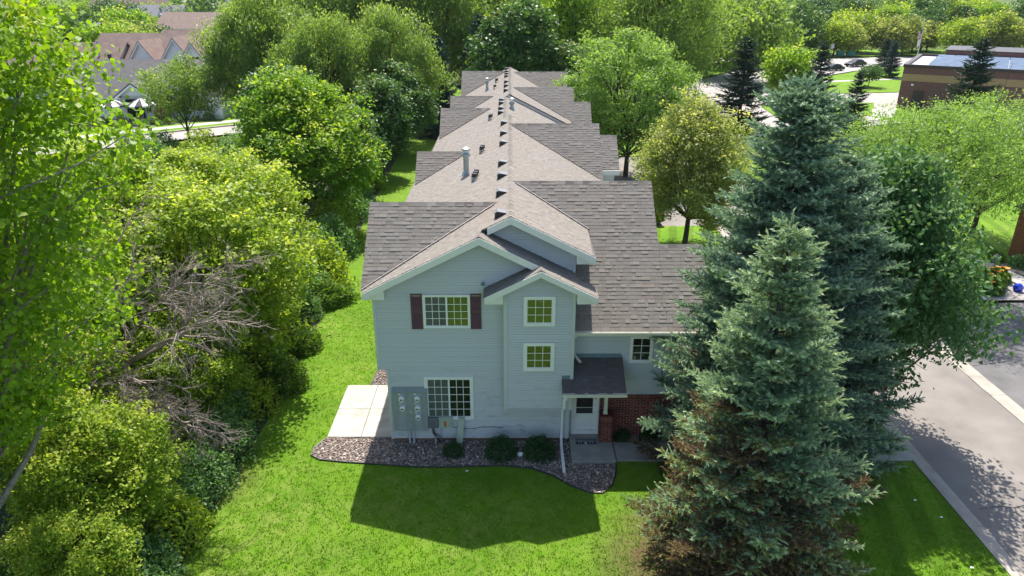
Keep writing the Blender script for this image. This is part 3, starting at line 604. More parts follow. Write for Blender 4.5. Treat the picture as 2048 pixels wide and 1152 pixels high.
# gutters and downspouts
def gutter(x0, x1, y, z, mat='offwhite'): part('gutter', MB().prism([(x0, y, z), (x0, y - .1, z + .02), (x0, y - .12, z + .11), (x0, y - .105, z + .11), (x0, y - .09, z + .035), (x0, y - .01, z + .02), (x0, y - .01, z + .11), (x0, y, z + .11)], (x1 - x0, 0, 0)), M[mat], H)
gutter(1.97, 6.3, 20.06, 3.86); gutter(1.6, 3.56, 19.1, 2.23)
trim('eave_fascia', 1.97, 6.3, 20.062, 20.09, 3.8, 3.99, 'offwhite'); trim('soffit', 1.97, 6.3, 20.09, 20.35, 3.82, 3.84, 'offwhite')
def spout(name, pts, w_, mat): 
    mb = MB()
    for a_, b_ in zip(pts, pts[1:]): mb.bar(a_, b_, w_, w_ * .8, (0, 1, 0.01) if abs(Vector(b_).z - Vector(a_).z) > .5 * (Vector(b_) - Vector(a_)).length else (0, 0, 1))
    part(name, mb, M[mat], H)
spout('downspout', [(2.03, 20.02, 3.88), (2.03, 20.05, 3.76), (2.0, 20.3, 3.55), (2.0, 20.3, 3.2), (2.04, 20.2, 3.06), (2.2, 19.98, 2.93)], .07, 'offwhite')
spout('downspout', [(1.69, 19.06, 2.25), (1.69, 19.1, 2.12), (1.69, 19.5, 1.98), (1.69, 19.52, 1.56), (1.68, 19.9, 1.4), (1.66, 19.9, .32), (1.66, 19.8, .16), (1.65, 19.55, .1), (1.65, 18.26, .07)], .085, 'white')
# windows
def window(x0, x1, z0, z1, y, sashes, rows, cas=.075, scr=(), label=None):
    mb = MB(); d = .065
    mb.prism([(x0, y - d, z0), (x1, y - d, z0), (x1 - cas, y - d, z0 + cas), (x0 + cas, y - d, z0 + cas)], (0, d, 0)); mb.prism([(x0, y - d, z1), (x1, y - d, z1), (x1 - cas, y - d, z1 - cas), (x0 + cas, y - d, z1 - cas)], (0, d, 0))
    mb.prism([(x0, y - d, z0 + .002), (x0, y - d, z1 - .002), (x0 + cas, y - d, z1 - cas), (x0 + cas, y - d, z0 + cas)], (0, d, 0)); mb.prism([(x1, y - d, z0 + .002), (x1, y - d, z1 - .002), (x1 - cas, y - d, z1 - cas), (x1 - cas, y - d, z0 + cas)], (0, d, 0))
    wdw = part('window', mb, M['white'], H); tag(wdw, label)
    X0, X1, Z0, Z1 = x0 + cas, x1 - cas, z0 + cas, z1 - cas; k = len(sashes); sw = (X1 - X0) / k
    for i, cols in enumerate(sashes):
        a, b = X0 + i * sw, X0 + (i + 1) * sw; f = .028 if k > 1 else .016; yy = y - .04 - .006 * i; mb = MB()
        mb.box(a, a + f, yy, yy + .015, Z0, Z1).box(b - f, b, yy, yy + .015, Z0, Z1).box(a + f, b - f, yy, yy + .015, Z0, Z0 + f).box(a + f, b - f, yy, yy + .015, Z1 - f, Z1)
        part('sash', mb, M['white'], wdw); mb = MB(); A, B_, C_, D_ = a + f, b - f, Z0 + f, Z1 - f; mw = .0085
        for j in range(1, cols): x = A + (B_ - A) * j / cols; mb.box(x - mw, x + mw, yy + .002, yy + .012, C_, D_)
        for j in range(1, rows): z = C_ + (D_ - C_) * j / rows; mb.box(A, B_, yy + .0035, yy + .0135, z - mw, z + mw)
        part('muntin', mb, M['white'], wdw)
        pm = MB().box(0, (B_ - A) / cols - .002, 0, .004, 0, (D_ - C_) / rows - .002).mesh('pane', M['screen'] if i in scr else M['glass'])
        for c in range(cols):
            for r_ in range(rows): pn_ = link('pane', pm, wdw, Vector((A + (B_ - A) * c / cols, yy + .014, C_ + (D_ - C_) * r_ / rows)) - wloc(wdw)); pn_.rotation_euler = (random.uniform(-.006, .006), 0, random.uniform(-.006, .006))
window(-2.63, -1.2, 4.14, 5.24, 20, (3, 3), 4, .05, (0,), 'upper window of two sashes between maroon shutters'); window(-2.71, -1.16, .87, 2.44, 20, (3, 3), 5, .085, (0,), 'lower window beside the meter cabinet')
window(.405, 1.35, 4.39, 5.36, 19.6, (3,), 3, .1, (), 'upper bay window'); window(.405, 1.35, 2.87, 3.83, 19.6, (3,), 3, .1, (), 'lower bay window'); window(3.78, 4.5, 2.74, 3.68, 20.35, (2,), 3, .08, (), 'small window under the gutter beside the spruce')
def shutter(x0, x1, z0, z1, y):
    s = part('shutter', MB().box(x0, x0 + .04, y - .05, y - .014, z0, z1).box(x1 - .04, x1, y - .05, y - .014, z0, z1).box(x0 + .04, x1 - .04, y - .05, y - .014, z0, z0 + .05).box(x0 + .04, x1 - .04, y - .05, y - .014, z1 - .05, z1).box(x0 + .04, x1 - .04, y - .05, y - .014, (z0 + z1) / 2 - .03, (z0 + z1) / 2 + .03), M['shutter'], H)
    z = z0 + .055; lm = MB().add([(x0 + .04, y - .02, z + .036), (x1 - .04, y - .02, z + .036), (x1 - .04, y - .046, z), (x0 + .04, y - .046, z), (x0 + .04, y - .016, z), (x1 - .04, y - .016, z)], [(0, 1, 2, 3), (3, 2, 5, 4), (0, 3, 4), (1, 5, 2)]).mesh('slat', M['shutter'], wloc(s))
    k = 0
    while z + .04 * k < z1 - .09: link('slat', lm, s, (0, 0, .04 * k)); k += 1
shutter(-2.99, -2.64, 4.1, 5.27, 20); shutter(-1.195, -.865, 4.1, 5.27, 20)
# door
dr = part('door', MB().box(1.99, 2.06, 20.29, 20.36, .1, 2.2).box(2.83, 2.9, 20.29, 20.36, .1, 2.2).box(2.06, 2.83, 20.29, 20.36, 2.1, 2.2).box(2.06, 2.83, 20.32, 20.36, .24, .85).box(2.06, 2.16, 20.32, 20.36, .85, 2.1).box(2.7, 2.83, 20.32, 20.36, .85, 2.1).box(2.16, 2.7, 20.32, 20.36, 2.0, 2.1).box(2.0, 2.9, 20.26, 20.36, .1, .235), M['white'], H)
part('door_glass', MB().box(2.16, 2.7, 20.335, 20.345, .85, 2.0), M['glass'], dr); part('glass_bar', MB().box(2.16, 2.7, 20.325, 20.334, 1.07, 1.085).box(2.16, 2.7, 20.325, 20.334, 1.72, 1.735), M['white'], dr)
part('handle', MB().box(2.765, 2.79, 20.27, 20.32, 1.42, 1.58).tube([(2.72, 20.28, 1.49), (2.79, 20.28, 1.49)], .012, 6), M['steel_dark'], dr)
# porch roof, post, brick
def pz(y): return 2.33 + .5 * (y - 19.1)
pr = [(1.6, 0), (3.55, 0), (3.55, 1.25 / c5), (1.96, 1.25 / c5), (1.96, .5 / c5), (1.6, .5 / c5)]
SHP.clear(); d = roof((0, 19.1, 2.33), (1, 0, 0), (0, c5, s5), pr, .1, .137, 'shingle_new', True, .3, 'porch_roof')
for q in SHP: part('shingle', MB().add(q[1], SHF, q[2]), M['shingle_new'], d)
part('wall_flashing', MB().box(1.96, 3.52, 20.3, 20.345, pz(20.33) - .02, pz(20.33) + .1).box(1.6, 1.96, 19.575, 19.59, pz(19.6) - .02, pz(19.6) + .1), M['flash_blue'], H)
part('porch_beam', MB().box(1.62, 3.5, 19.14, 19.26, 2.16, 2.27).box(3.4, 3.5, 19.26, 20.34, 2.16, 2.3).prism([(3.5, 19.2, 2.28), (3.5, 20.33, 2.28), (3.5, 20.33, 2.83)], (-.02, 0, 0)), M['offwhite'], H)
part('porch_post', MB().box(3.0, 3.11, 19.86, 19.97, 1.12, 2.3).box(2.985, 3.125, 19.845, 19.985, 1.12, 1.16), M['offwhite'], H)
BL, BH, BG = .192, .058, .0105
bm_str = MB().box(0, BL, 0, .055, 0, BH, .5)
def brick_mesh(l, h, d, a): return MB().box(0, l, 0, d, 0, h, a).mesh('brick', M['brick'])
BM = {}
def brick(x, y, z, l=BL, h=BH, d=.05, par=None):
    l = round(l, 2); key = (l, h, d, random.randrange(5))
    if key not in BM: BM[key] = brick_mesh(l, h, d, .1 + .2 * key[3])
    link('brick', BM[key], par, Vector((x, y + random.uniform(-.002, .002), z)) - wloc(par))
bw = part('brick_wall', MB().box(2.92, 5.95, 20.315, 20.36, 0, 1.55), M['mortar'], H); k = 0; z = .02
while z < 1.4:
    x = 2.925 - (.1 if k % 2 else 0)
    while x < 5.75:
        a = max(x, 2.925); b = min(x + BL, 5.94)
        if x > 4.55: brick(a, 20.305, z, b - a + 2 * (BL + BG) if False else b - a, par=bw)
        else: brick(a, 20.305, z, b - a, par=bw)
        x += BL + BG
    z += BH + BG; k += 1
x = 2.93
while x < 5.9: brick(x, 20.303, 1.41, .058, .14, .05, bw); x += .0685
pl_ = part('brick_pillar', MB().box(2.905, 3.275, 19.79, 20.12, .08, 1.06), M['mortar'], H); k = 0; z = .11
while z < .96:
    for x, l in ((2.895, BL - .02), (2.895 + BL - .02 + BG, .39 - BL + .02 - BG)) if k % 2 == 0 else ((2.895, .09), (2.995, BL), (2.995 + BL + BG, .39 - .1 - BL - BG)): brick(x, 19.78, z, l, par=pl_)
    for y, l in ((19.832, .14), (19.983, .14)): link('brick', BM.setdefault(('side', l), MB().box(0, .012, 0, l, 0, BH, .3).mesh('brick', M['brick'])), pl_, Vector((2.895, y, z)) - wloc(pl_))
    z += BH + BG; k += 1
for i in range(6): link('brick', BM.setdefault('cap', MB().box(0, .056, 0, .35, 0, .1, .25).mesh('brick', M['brick'])), pl_, Vector((2.885 + i * .067, 19.77, 1.01)) - wloc(pl_))
# meter cabinet, boxes, pipes
mc = part('meter_cabinet', MB().box(-3.72, -2.63, 19.83, 19.985, .53, 1.97).prism([(-3.73, 19.8, 1.975), (-3.73, 19.985, 1.975), (-3.73, 19.985, 2.06)], (1.11, 0, 0)), M['panel_grey'], H)
for x0, x1, m_ in ((-3.7, -3.565, 'panel_grey'), (-3.56, -3.3, 'panel_light'), (-3.295, -3.055, 'panel_grey'), (-3.05, -2.8, 'panel_light'), (-2.795, -2.645, 'panel_grey')): part('cabinet_panel', MB().box(x0, x1, 19.818, 19.83, .56, 1.93), M[m_], mc)
for x, z in ((-3.42, 1.76), (-3.41, 1.42), (-2.93, 1.76), (-2.93, 1.42), (-2.93, 1.09)):
    mm_ = MB().tube([(x, 19.82, z), (x, 19.77, z)], .1, 14); mm_.tube([(x, 19.77, z), (x, 19.7, z), (x, 19.685, z)], [.085, .085, .06], 14, mi=1); mm_.box(x - .045, x + .045, 19.675, 19.684, z - .03, z + .02, mi=2)
    part('meter', mm_, [M['pvc'], M['white'], M['steel_dark']], mc); part('meter_tag', MB().box(x - .11, x - .04, 19.812, 19.817, z + .12, z + .15).box(x, x + .025, 19.8, 19.817, z - .17, z - .12), M['white'], mc)
part('cabinet_seal', MB().tube([(-3.17, 19.82, 1.25), (-3.17, 19.8, 1.25)], .05, 10), M['box_green'], mc)
for x in (-3.26, -3.12): part('conduit', MB().tube([(x, 19.88, .54), (x, 19.88, -.05)], .033, 8), M['pvc'], H)
part('conduit', MB().tube([(-2.42, 19.93, .58), (-2.42, 19.93, -.05)], .03, 8), M['pvc'], H); part('conduit', MB().tube([(-2.24, 19.93, .58), (-2.24, 19.93, .42), (-2.24, 19.93, -.03)], [.035, .018, .014], 8), M['pvc'], H)
part('phone_box', MB().box(-2.62, -2.31, 19.86, 19.985, .6, .98).box(-2.5, -2.4, 19.853, 19.859, .85, .9), M['steel_dark'], H)
gb = part('control_box', MB().box(-2.29, -1.85, 19.86, 19.985, .6, .98).box(-2.3, -1.84, 19.85, 19.985, .94, 1.0), M['box_green'], H); part('warning_label', MB().box(-2.13, -2.05, 19.853, 19.859, .66, .86), M['orange'], gb); part('latch', MB().box(-1.91, -1.88, 19.85, 19.859, .76, .8), M['steel_dark'], gb)
part('cable_cover', MB().prism([(-1.66, 19.88, .93), (-1.47, 19.88, .93), (-1.55, 19.66, -.05), (-1.76, 19.66, -.05)], (0, .1, .02)).box(-1.67, -1.46, 19.86, 19.99, .93, .98), M['box_green'], H)
mb = MB(); g = np.random.default_rng(3)
for i in range(4): mb.tube([(-2.52 + i * .02, 19.93, .6), (-2.5 + i * .02, 19.88, .4), (-2.38 + i * .05, 19.86, .2 + .03 * i), (-2.3 + i * .03, 19.9, .04)], .009, 5)
mb.tube([(-1.85, 19.97, .56), (-1.2, 19.97, .5), (-.95, 19.97, .56), (-.5, 19.97, .57), (-.3, 19.97, .55), (-.22, 19.97, .56)], .008, 5); part('cable', mb, M['plastic_black'], H)
# roof vents, flues, plumbing vents
def rv(y, x=-.27, s=.88):
    z = zL(x); v = part('roof_vent', MB().prism([(x - .2 * s, y - .17 * s, z - .1 * s), (x + .16 * s, y - .17 * s, z + .09 * s), (x + .16 * s, y - .17 * s, z + .13 * s), (x - .1 * s, y - .17 * s, z + .16 * s), (x - .2 * s, y - .17 * s, z + .1 * s)], (0, .32 * s, 0)), M['vent'], H)
    part('vent_glint_lid', MB().prism([(x + .19 * s, y - .19 * s, z + .13 * s), (x - .11 * s, y - .19 * s, z + .185 * s), (x - .22 * s, y - .19 * s, z + .11 * s), (x - .22 * s, y - .19 * s, z + .095 * s), (x - .11 * s, y - .19 * s, z + .165 * s), (x + .19 * s, y - .19 * s, z + .115 * s)], (0, .36 * s, 0)), M['vent_glint'], v)  # light top piece added for the glint on the dark metal
for y in (20.75, 23.1, 25.45, 27.4, 31.2, 33.45, 36.1): rv(y)
for y in (39.9, 41.3, 43.3, 44.5): rv(y, -.47)
for y in (47.9, 50.2, 52.4, 55.7, 57.2, 58.8, 60.8): rv(y, -.22)
def flue(x, y, z, h, r_=.11, cap=1):
    mb = MB().lathe((x, y, z - .1), [(r_ * 1.9, 0), (r_ * 1.25, .22), (r_ * 1.05, .24), (r_, .3), (r_, h - .1), (r_ * .9, h)], 12)
    f = part('flue_pipe', mb, M['galv'], H)
    part('flue_cap', MB().lathe((x, y, z + h - .28), [(r_ * 1.2, 0), (r_ * 1.65, .04), (r_ * 1.65, .12), (r_ * 1.2, .16)], 12).lathe((x, y, z + h - .04), [(r_ * .9, 0), (r_ * 1.6, .03), (r_ * 1.55, .09), (r_ * .5, .15)], 12), M['galv'], f)
flue(-1.76, 28.9, 6.72, 1.0); flue(-1.62, 53.7, 6.8, .78, .09); flue(.12, 41.9, 7.28, .55, .1)
def vents(x, y, k):
    z = zL(x); mb = MB()
    for i in range(k): mb.tube([(x + .03 * i, y + .32 * i, z - .05), (x + .03 * i, y + .32 * i, z + .2), (x + .06 + .03 * i, y - .1 + .32 * i, z + .26)], .05, 8)
    v = part('vent_pipe', mb, M['pvc'], H)
    for i in range(k): part('vent_hood', MB().box(x - .02 + .03 * i, x + .17 + .03 * i, y - .2 + .32 * i, y - .08 + .32 * i, z + .18, z + .33), M['vent'], v)
vents(-1.42, 27.1, 3); vents(-1.3, 31.8, 2); vents(-1.12, 39.6, 2); vents(-1.1, 52.2, 1); vents(-1.05, 55.5, 2)

# ------------------------------------------------------------------ small things by the house
dm = solid('doormat', MB().box(2.1, 2.84, 19.62, 20.04, .101, .115), M['mat'], 'grey Welcome doormat with little dark trees in front of the white door', 'doormat')
fc = bpy.data.curves.new('lettering', 'FONT'); fc.body = 'Welcome'; fc.size = .17; fc.shear = .25; fc.align_x = 'CENTER'; fc.extrude = .001
fo = bpy.data.objects.new('lettering_source', fc); COL.objects.link(fo); bpy.context.view_layer.update()
lm_ = bpy.data.meshes.new_from_object(fo.evaluated_get(bpy.context.evaluated_depsgraph_get())); bpy.data.objects.remove(fo); lm_.materials.clear(); lm_.materials.append(M['matink']); lm_.name = 'lettering'
link('lettering', lm_, dm, (2.46, 19.86, .1175))
for i, (x, h, m_) in enumerate(((2.17, .17, 'matink'), (2.26, .13, 'matgreen'), (2.36, .16, 'matgreen'), (2.45, .12, 'matwhite'), (2.54, .17, 'matink'), (2.64, .14, 'matgreen'), (2.74, .17, 'matink'))):
    part('printed_tree', MB().prism([(x - .045, 19.66, .1152), (x + .045, 19.66, .1152), (x + .01, 19.66 + h, .1152), (x - .01, 19.66 + h, .1152)], (0, 0, .001)), M[m_], dm)
solid('stone', MB().lathe((.33, 19.2, 0), [(.05, 0), (.1, .03), (.1, .09), (.04, .12)], 7), M['white'], 'white stone between the two large round shrubs', 'stone')
for i, (x, y, t_) in enumerate(((-1.32, 18.35, 'pale scrap on the shaded grass in front of the house'), (11.72, 16.95, 'pale scrap on the striped lawn, farthest from the camera'), (12.08, 16.22, 'pale scrap on the striped lawn closest to the kerb'), (11.81, 14.32, 'pale scrap in the sunlit corner of the striped lawn'))):
    solid('paper_scrap', MB().add([(x - .045, y - .02, .05), (x + .04, y - .025, .06), (x + .045, y + .02, .05), (x - .03, y + .025, .07)], [(0, 1, 2, 3)]), M['white'], t_, 'litter')

# ------------------------------------------------------------------ vegetation
def bush_mesh(name, seed, r, h, mat, n=2600, leaf=.06, up=.5, flat=.7):
    g = np.random.default_rng(seed); d = unit(g.normal(size=(n, 3))); d[:, 2] = np.abs(d[:, 2]); lump = 1 + .12 * np.sin(d[:, :1] * 7 + seed) * np.sin(d[:, 1:2] * 6 + 2 * seed) + .06 * np.sin(d[:, 2:] * 15)
    rr = g.uniform(.45, 1.0, (n, 1)) ** .5 * lump; P = d * rr * np.array([r, r, h]); P[:, 2] += .02
    V, F = leaves(P, leaf, g, up, 0, .5, d); crown = np_mesh(name, V, F, .35 * rr[:, 0] + g.uniform(-.1, .5, n), M[mat])
    mb = MB()
    for i in range(7): a = i * .9; mb.tube([(0, 0, 0), (r * .3 * math.cos(a), r * .3 * math.sin(a), h * .4), (r * .6 * math.cos(a), r * .6 * math.sin(a), h * .75)], [.02, .014, .006], 5, cap=False)
    return mb.mesh(name + '_stems', M['bark']), crown
def bush(name, label, cat, loc, meshes, rot=0, s=1, group=None):
    o = thing(name, label, cat, loc, group); o.rotation_euler.z = rot; o.scale = (s,) * 3 if not hasattr(s, '__len__') else s
    link('stem', meshes[0], o); link('foliage', meshes[1], o); return o
hb = bush_mesh('hedge_shrub', 5, .54, .62, 'hedge', 4200, .055)
bush('round_shrub', 'small round shrub beside the pale green cable cover', 'shrub', (-1.8, 19.3, 0), hb, .4, .66, 'shrubs in the gravel bed')
bush('round_shrub', 'wide round shrub on the gravel, left of the white stone', 'shrub', (-.27, 19.25, 0), hb, 1.9, 1.0, 'shrubs in the gravel bed')
bush('round_shrub', 'wide round shrub on the gravel between the white stone and the downspout', 'shrub', (.92, 19.25, 0), hb, 3.6, 1.02, 'shrubs in the gravel bed')
bush('round_shrub', 'low shrub against the red brick wall beside the brick pillar', 'shrub', (3.7, 20.08, 0), hb, 1, .55, 'shrubs along the brick wall')
bush('round_shrub', 'low shrub against the red brick wall beside the spruce', 'shrub', (4.55, 20.08, 0), hb, 2, .6, 'shrubs along the brick wall')

# big spruces by the lawn
def dead_and_sun_tint(z, az): return max(0, min(.9, (4.6 - z) / 3.6)) * (1.0 if math.cos(az - 3.6) > -.3 else .6) + (.3 if 3.5 < z < 5.5 and math.cos(az - 3.3) > .5 else 0)  # dead lower branches, plus a sunny-side yellow tint painted on the left
S1 = spruce_meshes('front_spruce', 11, 9.5, 2.75, .35, 'needle', .31, 8, .17, .085, 12, .16, dead_and_sun_tint, need=.06, nw=.017, core=.024)
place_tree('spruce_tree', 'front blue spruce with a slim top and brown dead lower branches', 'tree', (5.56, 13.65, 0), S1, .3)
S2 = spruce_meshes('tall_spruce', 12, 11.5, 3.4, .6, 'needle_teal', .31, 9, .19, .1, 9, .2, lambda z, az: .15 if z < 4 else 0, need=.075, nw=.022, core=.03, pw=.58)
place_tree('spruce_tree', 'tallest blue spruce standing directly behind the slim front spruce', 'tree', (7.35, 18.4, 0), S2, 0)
place_tree('spruce_tree', 'broad blue spruce tucked between the tallest spruce and the glossy dark tree', 'tree', (9.2, 19.3, 0), S2, 2.2, .83)
# glossy dark tree over the road
T = tree_meshes('linden', 21, 9.6, 3.25, .7, 'linden', 36, 62, 18, .17, .22, tr=.17, shape=1.45, br=.3, up=.5, droop=.5, flat=.6)
place_tree('linden_tree', 'dark glossy leaved tree overhanging the road beside the spruces', 'tree', (11.9, 21.6, 0), T, .5)
T = tree_meshes('yellow_tree', 22, 8.3, 3.2, .3, 'yellow', 40, 60, 17, .15, .2, tr=.17, shape=1.1, br=.32, up=.8)
place_tree('yellow_green_tree', 'pale yellow leaved tree beside the brown roof', 'tree', (10.1, 39.6, 0), T, 0)
LO = tree_meshes('honey_locust', 23, 9.8, 5.3, 3.1, 'locust', 30, 70, 18, .15, .24, tr=.2, br=.3, up=.9, droop=.5, flat=.35, aspect=.45)
place_tree('honey_locust', 'feathery bright green tree shading the dark driveway at right', 'tree', (20.3, 34.5, 0), LO, .4, .90, 'feathery honey locusts')
place_tree('honey_locust', 'feathery green tree beside the orange brick house corner', 'tree', (27.5, 41, 0), LO, 2.4, .84, 'feathery honey locusts')
LO2 = tree_meshes('honey_locust_tall', 26, 11, 5.9, .5, 'locust', 46, 48, 20, .21, .28, tr=.22, br=.21, up=.9, droop=.3, flat=.38, aspect=.5, shape=1.0)
place_tree('honey_locust', 'large feathery green tree rising behind the right hand roof steps', 'tree', (9.1, 56, 0), LO2, 4.1, 1.0, 'feathery honey locusts')
# left belt of trees
T = tree_meshes('cottonwood', 31, 17.5, 4.35, 3.2, 'cottonwood', 54, 74, 22, .12, .22, 'bark_pale', .24, shape=1.0, br=.25, up=.5, droop=.7, aspect=.85)
place_tree('cottonwood_tree', 'tall bright leaved cottonwood filling the left edge of the view', 'tree', (-11.5, 12.1, 0), T, 1.0)
BX = [tree_meshes('boxelder', 32 + i, 8, 3.5, .5, 'boxelder', 40, 40, 20, .17, .2, tr=.15, br=.27, up=1.0, droop=.6, flat=.5) for i in range(2)]
for i, (x, y, s_, r_, t_) in enumerate(((-10.7, 23.8, .98, 0, 'yellow green boxelder right behind the dead grey tree'), (-11.5, 28.8, .98, 2, 'yellow green boxelder nearest the long grass clump by the lawn'), (-16.4, 26.5, 1.1, 1, 'boxelder deep in the belt below the road'), (-16.3, 20.6, 1.05, 4, 'boxelder hidden half behind the tall cottonwood'), (-12.6, 17.0, .72, 5, 'low boxelder under the hanging dead branches'), (-9.8, 12.7, .42, 4.4, 'lowest boxelder at the bottom edge of the view'), (-10.6, 14.9, .6, 3, 'low boxelder leaning beside the pale cottonwood trunk'), (-14.3, 33.0, .9, 2.5, 'boxelder below the gap where the road shows'), (-10.4, 20.6, .56, 1.2, 'low boxelder between the dead tree and the tall boxelders'))):
    place_tree('boxelder_tree', t_, 'tree', (x, y, 0), BX[i % 2], r_, s_, 'boxelders in the tree belt')
MP = tree_meshes('maple', 36, 9.3, 4.5, .5, 'maple', 48, 44, 21, .2, .24, tr=.2, br=.25, shape=1.15, up=.9, droop=.5, flat=.5)
place_tree('maple_tree', 'rounded golden green maple left of the roof flue', 'tree', (-12.4, 42.5, 0), MP, .5, 1.02)
DK = tree_meshes('dark_maple', 37, 9, 3.2, .6, 'dark', 30, 42, 17, .26, .28, tr=.18, br=.3, up=.8, flat=.55)
place_tree('dark_maple', 'dark round tree standing over the far end of the roof ridge', 'tree', (.9, 73, 0), DK, 0, 1.42, 'dark maples')
place_tree('dark_maple', 'lower dark tree right of the far roof end', 'tree', (5.6, 72, 0), DK, 2, 1.0, 'dark maples')
for i, (x, y, s_, t_) in enumerate(((-10.9, 49, .72, 'dark leafy tree in the shade between the golden maple and the roof'), (-10.0, 56, .85, 'dark leafy tree beside the second roof step'), (-9.6, 63, .9, 'dark leafy tree left of the blue spruce'), (-15.5, 51, 1.0, 'dark leafy tree behind the golden maple'))):
    place_tree('dark_maple', t_, 'tree', (x, y, 0), DK, i * 1.3, s_, 'dark trees beside the left roof edge')
WI = [tree_meshes('willow', 41 + i, 14, 5.6, 1.2, 'willow', 46, 42, 24, .3, .36, tr=.3, br=.24, up=.5, droop=1.2, flat=1.1, aspect=.4) for i in range(2)]
for i, (x, y, s_, r_, t_) in enumerate(((-23.0, 71, .98, 0, 'large pale willow nearest the white villa'), (-15.8, 64, .82, 2, 'silvery willow rising above the golden maple'), (-10.8, 68, .85, 4, 'willow left of the blue spruce'), (-28, 92, 1.05, 1, 'willow behind the pale willow, towards the brown roofs'), (-18, 84, 1.25, 3, 'tall willow at the top of the view left of the spruces'), (-9.5, 86, 1.3, 5, 'tall willow with bare limbs above the blue spruce'), (-2.5, 95, 1.15, 2, 'willow behind the far roof ridge'))):
    place_tree('willow_tree', t_, 'tree', (x, y, 0), WI[i % 2], r_, s_, 'willows beyond the townhouse')
CW = tree_meshes('big_cottonwood', 43, 17, 7, 1.5, 'maple', 36, 55, 16, .28, .5, 'bark', .35, br=.3, up=.3, droop=.6)
CW2 = (CW[0], CW[1].copy()); CW2[1].materials.clear(); CW2[1].materials.append(M['willow']); CW3 = (CW[0], CW[1].copy()); CW3[1].materials.clear(); CW3[1].materials.append(M['dark'])
place_tree('cottonwood_tree', 'huge cottonwood behind the feathery locust and the right roof', 'tree', (15.5, 80, 0), CW2, 0, 1.0)
place_tree('cottonwood_tree', 'big leafy tree between the dark maple and the huge cottonwood', 'tree', (7.5, 90, 0), CW, 2, .98)
place_tree('cottonwood_tree', 'big leafy tree at the top right of the huge cottonwood', 'tree', (21, 97, 0), CW2, 3.3, .9)
place_tree('cottonwood_tree', 'big leafy tree over the far bend of the road', 'tree', (13, 104, 0), CW, 4, 1.0)
SM = tree_meshes('young_ash', 44, 8.0, 3.4, 2.2, 'willow', 16, 34, 16, .2, .3, tr=.14, br=.3)
place_tree('ash_tree', 'slender open crowned tree in front of the grey roofed villa', 'tree', (-29.2, 66.5, 0), SM, 0, 1.0)
# blue spruces and dark conifers in the middle distance
SB = spruce_meshes('far_spruce', 51, 8, 1.9, .5, 'needle_blue', .42, 7, .3, .2, 5, .34, need=.13, nw=.035, core=.05)
SD = (SB[0], SB[1].copy()); SD[1].materials.clear(); SD[1].materials.append(M['needle_dark'])
for i, (x, y, h, wd, me, t_) in enumerate(((-6.9, 73, 8.9, 1.0, SB, 'dark blue spruce beside the far left roof steps'), (-3.2, 80, 10.6, 1.0, SB, 'blue spruce just left of the far roof ridge'), (23.5, 75.2, 8.8, 1.25, SD, 'dark conical spruce in front of the far road'), (37.2, 90, 7.4, 1.15, SD, 'ragged dark spruce right of the light green maple'), (34.9, 74.6, 5.7, 1.15, SD, 'short dark spruce at the parking entrance'), (44.8, 72, 8.9, 1.25, SD, 'spruce in front of the brown brick building'), (61.3, 121, 5.4, 1.25, SB, 'small round spruce alone on the far lawn'), (66, 133, 5, 1.6, SD, 'low spreading spruce hiding the black car'))):
    o = place_tree('spruce_tree', t_, 'tree', (x, y, 0), me, i * 1.1, 1, 'spruces in the middle distance'); o.scale = (h / 8 * wd, h / 8 * wd, h / 8)
FM = tree_meshes('far_maple', 52, 8, 3.6, .6, 'maple', 18, 22, 12, .42, .5, tr=.2, br=.36)
FT = [FM] + [tree_meshes('far_tree', 53 + i, 8.5, 3.5 + .4 * i, .4, m_, 18, 20, 11, .46, .55, tr=.22, br=.36) for i, m_ in enumerate(('yellow', 'dark', 'willow', 'boxelder'))]
place_tree('maple_tree', 'light green maple between the two dark spruces by the far road', 'tree', (35.4, 96, 0), FM, 0, .88)
place_tree('small_tree', 'small multi stemmed tree on the lawn by the brick building', 'tree', (52.6, 109.3, 0), tree_meshes('small_tree', 58, 3.0, 1.9, .9, 'dark', 12, 16, 10, .25, .2, tr=.06, br=.4), 0, 1)
place_tree('maple_tree', 'round bright green maple before the dark wood, left of the yellow trees', 'tree', (45.5, 138, 0), FM, 1, .82)
# undergrowth along the lawn edge, the nearest ones as single shrubs
SHB = [bush_mesh('shrub', 61 + i, .95, 1.3, 'shrub', 3200, .1, .4) for i in range(2)]; GRB = bush_mesh('tall_weeds', 64, .9, .9, 'grassy', 3000, .13, .1); BXB = bush_mesh('boxelder_sapling', 65, .95, 1.3, 'boxelder', 2800, .12, .5)
spots = [(-9.3, 13.6, 1.3), (-10.6, 14.8, 1.5), (-9.2, 15.4, 1.2), (-9.9, 16.6, 1.5), (-9.1, 17.5, 1.1), (-10.4, 18.2, 1.5), (-9.2, 19.2, 1.25), (-9.9, 20.5, 1.5), (-9.3, 21.8, 1.2), (-10.3, 22.6, 1.4), (-9.6, 24.6, 1.2), (-9.9, 26.4, 1.4), (-9.4, 29.6, 1.1), (-9.8, 31.6, 1.5), (-9.6, 33.6, 1.8), (-10.2, 35.6, 1.8), (-9.9, 37.8, 1.7), (-10.4, 40.2, 1.9), (-10.1, 44.5, 1.5), (-10.6, 47.5, 1.7), (-10.8, 52, 1.8), (-8.6, 13.0, .9), (-12.5, 13.0, 1.5), (-12.5, 20, 1.6), (-14, 24, 1.6), (-13.5, 36, 1.8), (-16.5, 30.5, 1.8), (-17.5, 38, 2), (-22, 58, 2.2), (-26, 61, 2), (-19.5, 62, 2.2), (-29, 58, 2), (-24, 52, 2.2), (-30.5, 64, 1.5), (-33.5, 64.5, 1.5)]
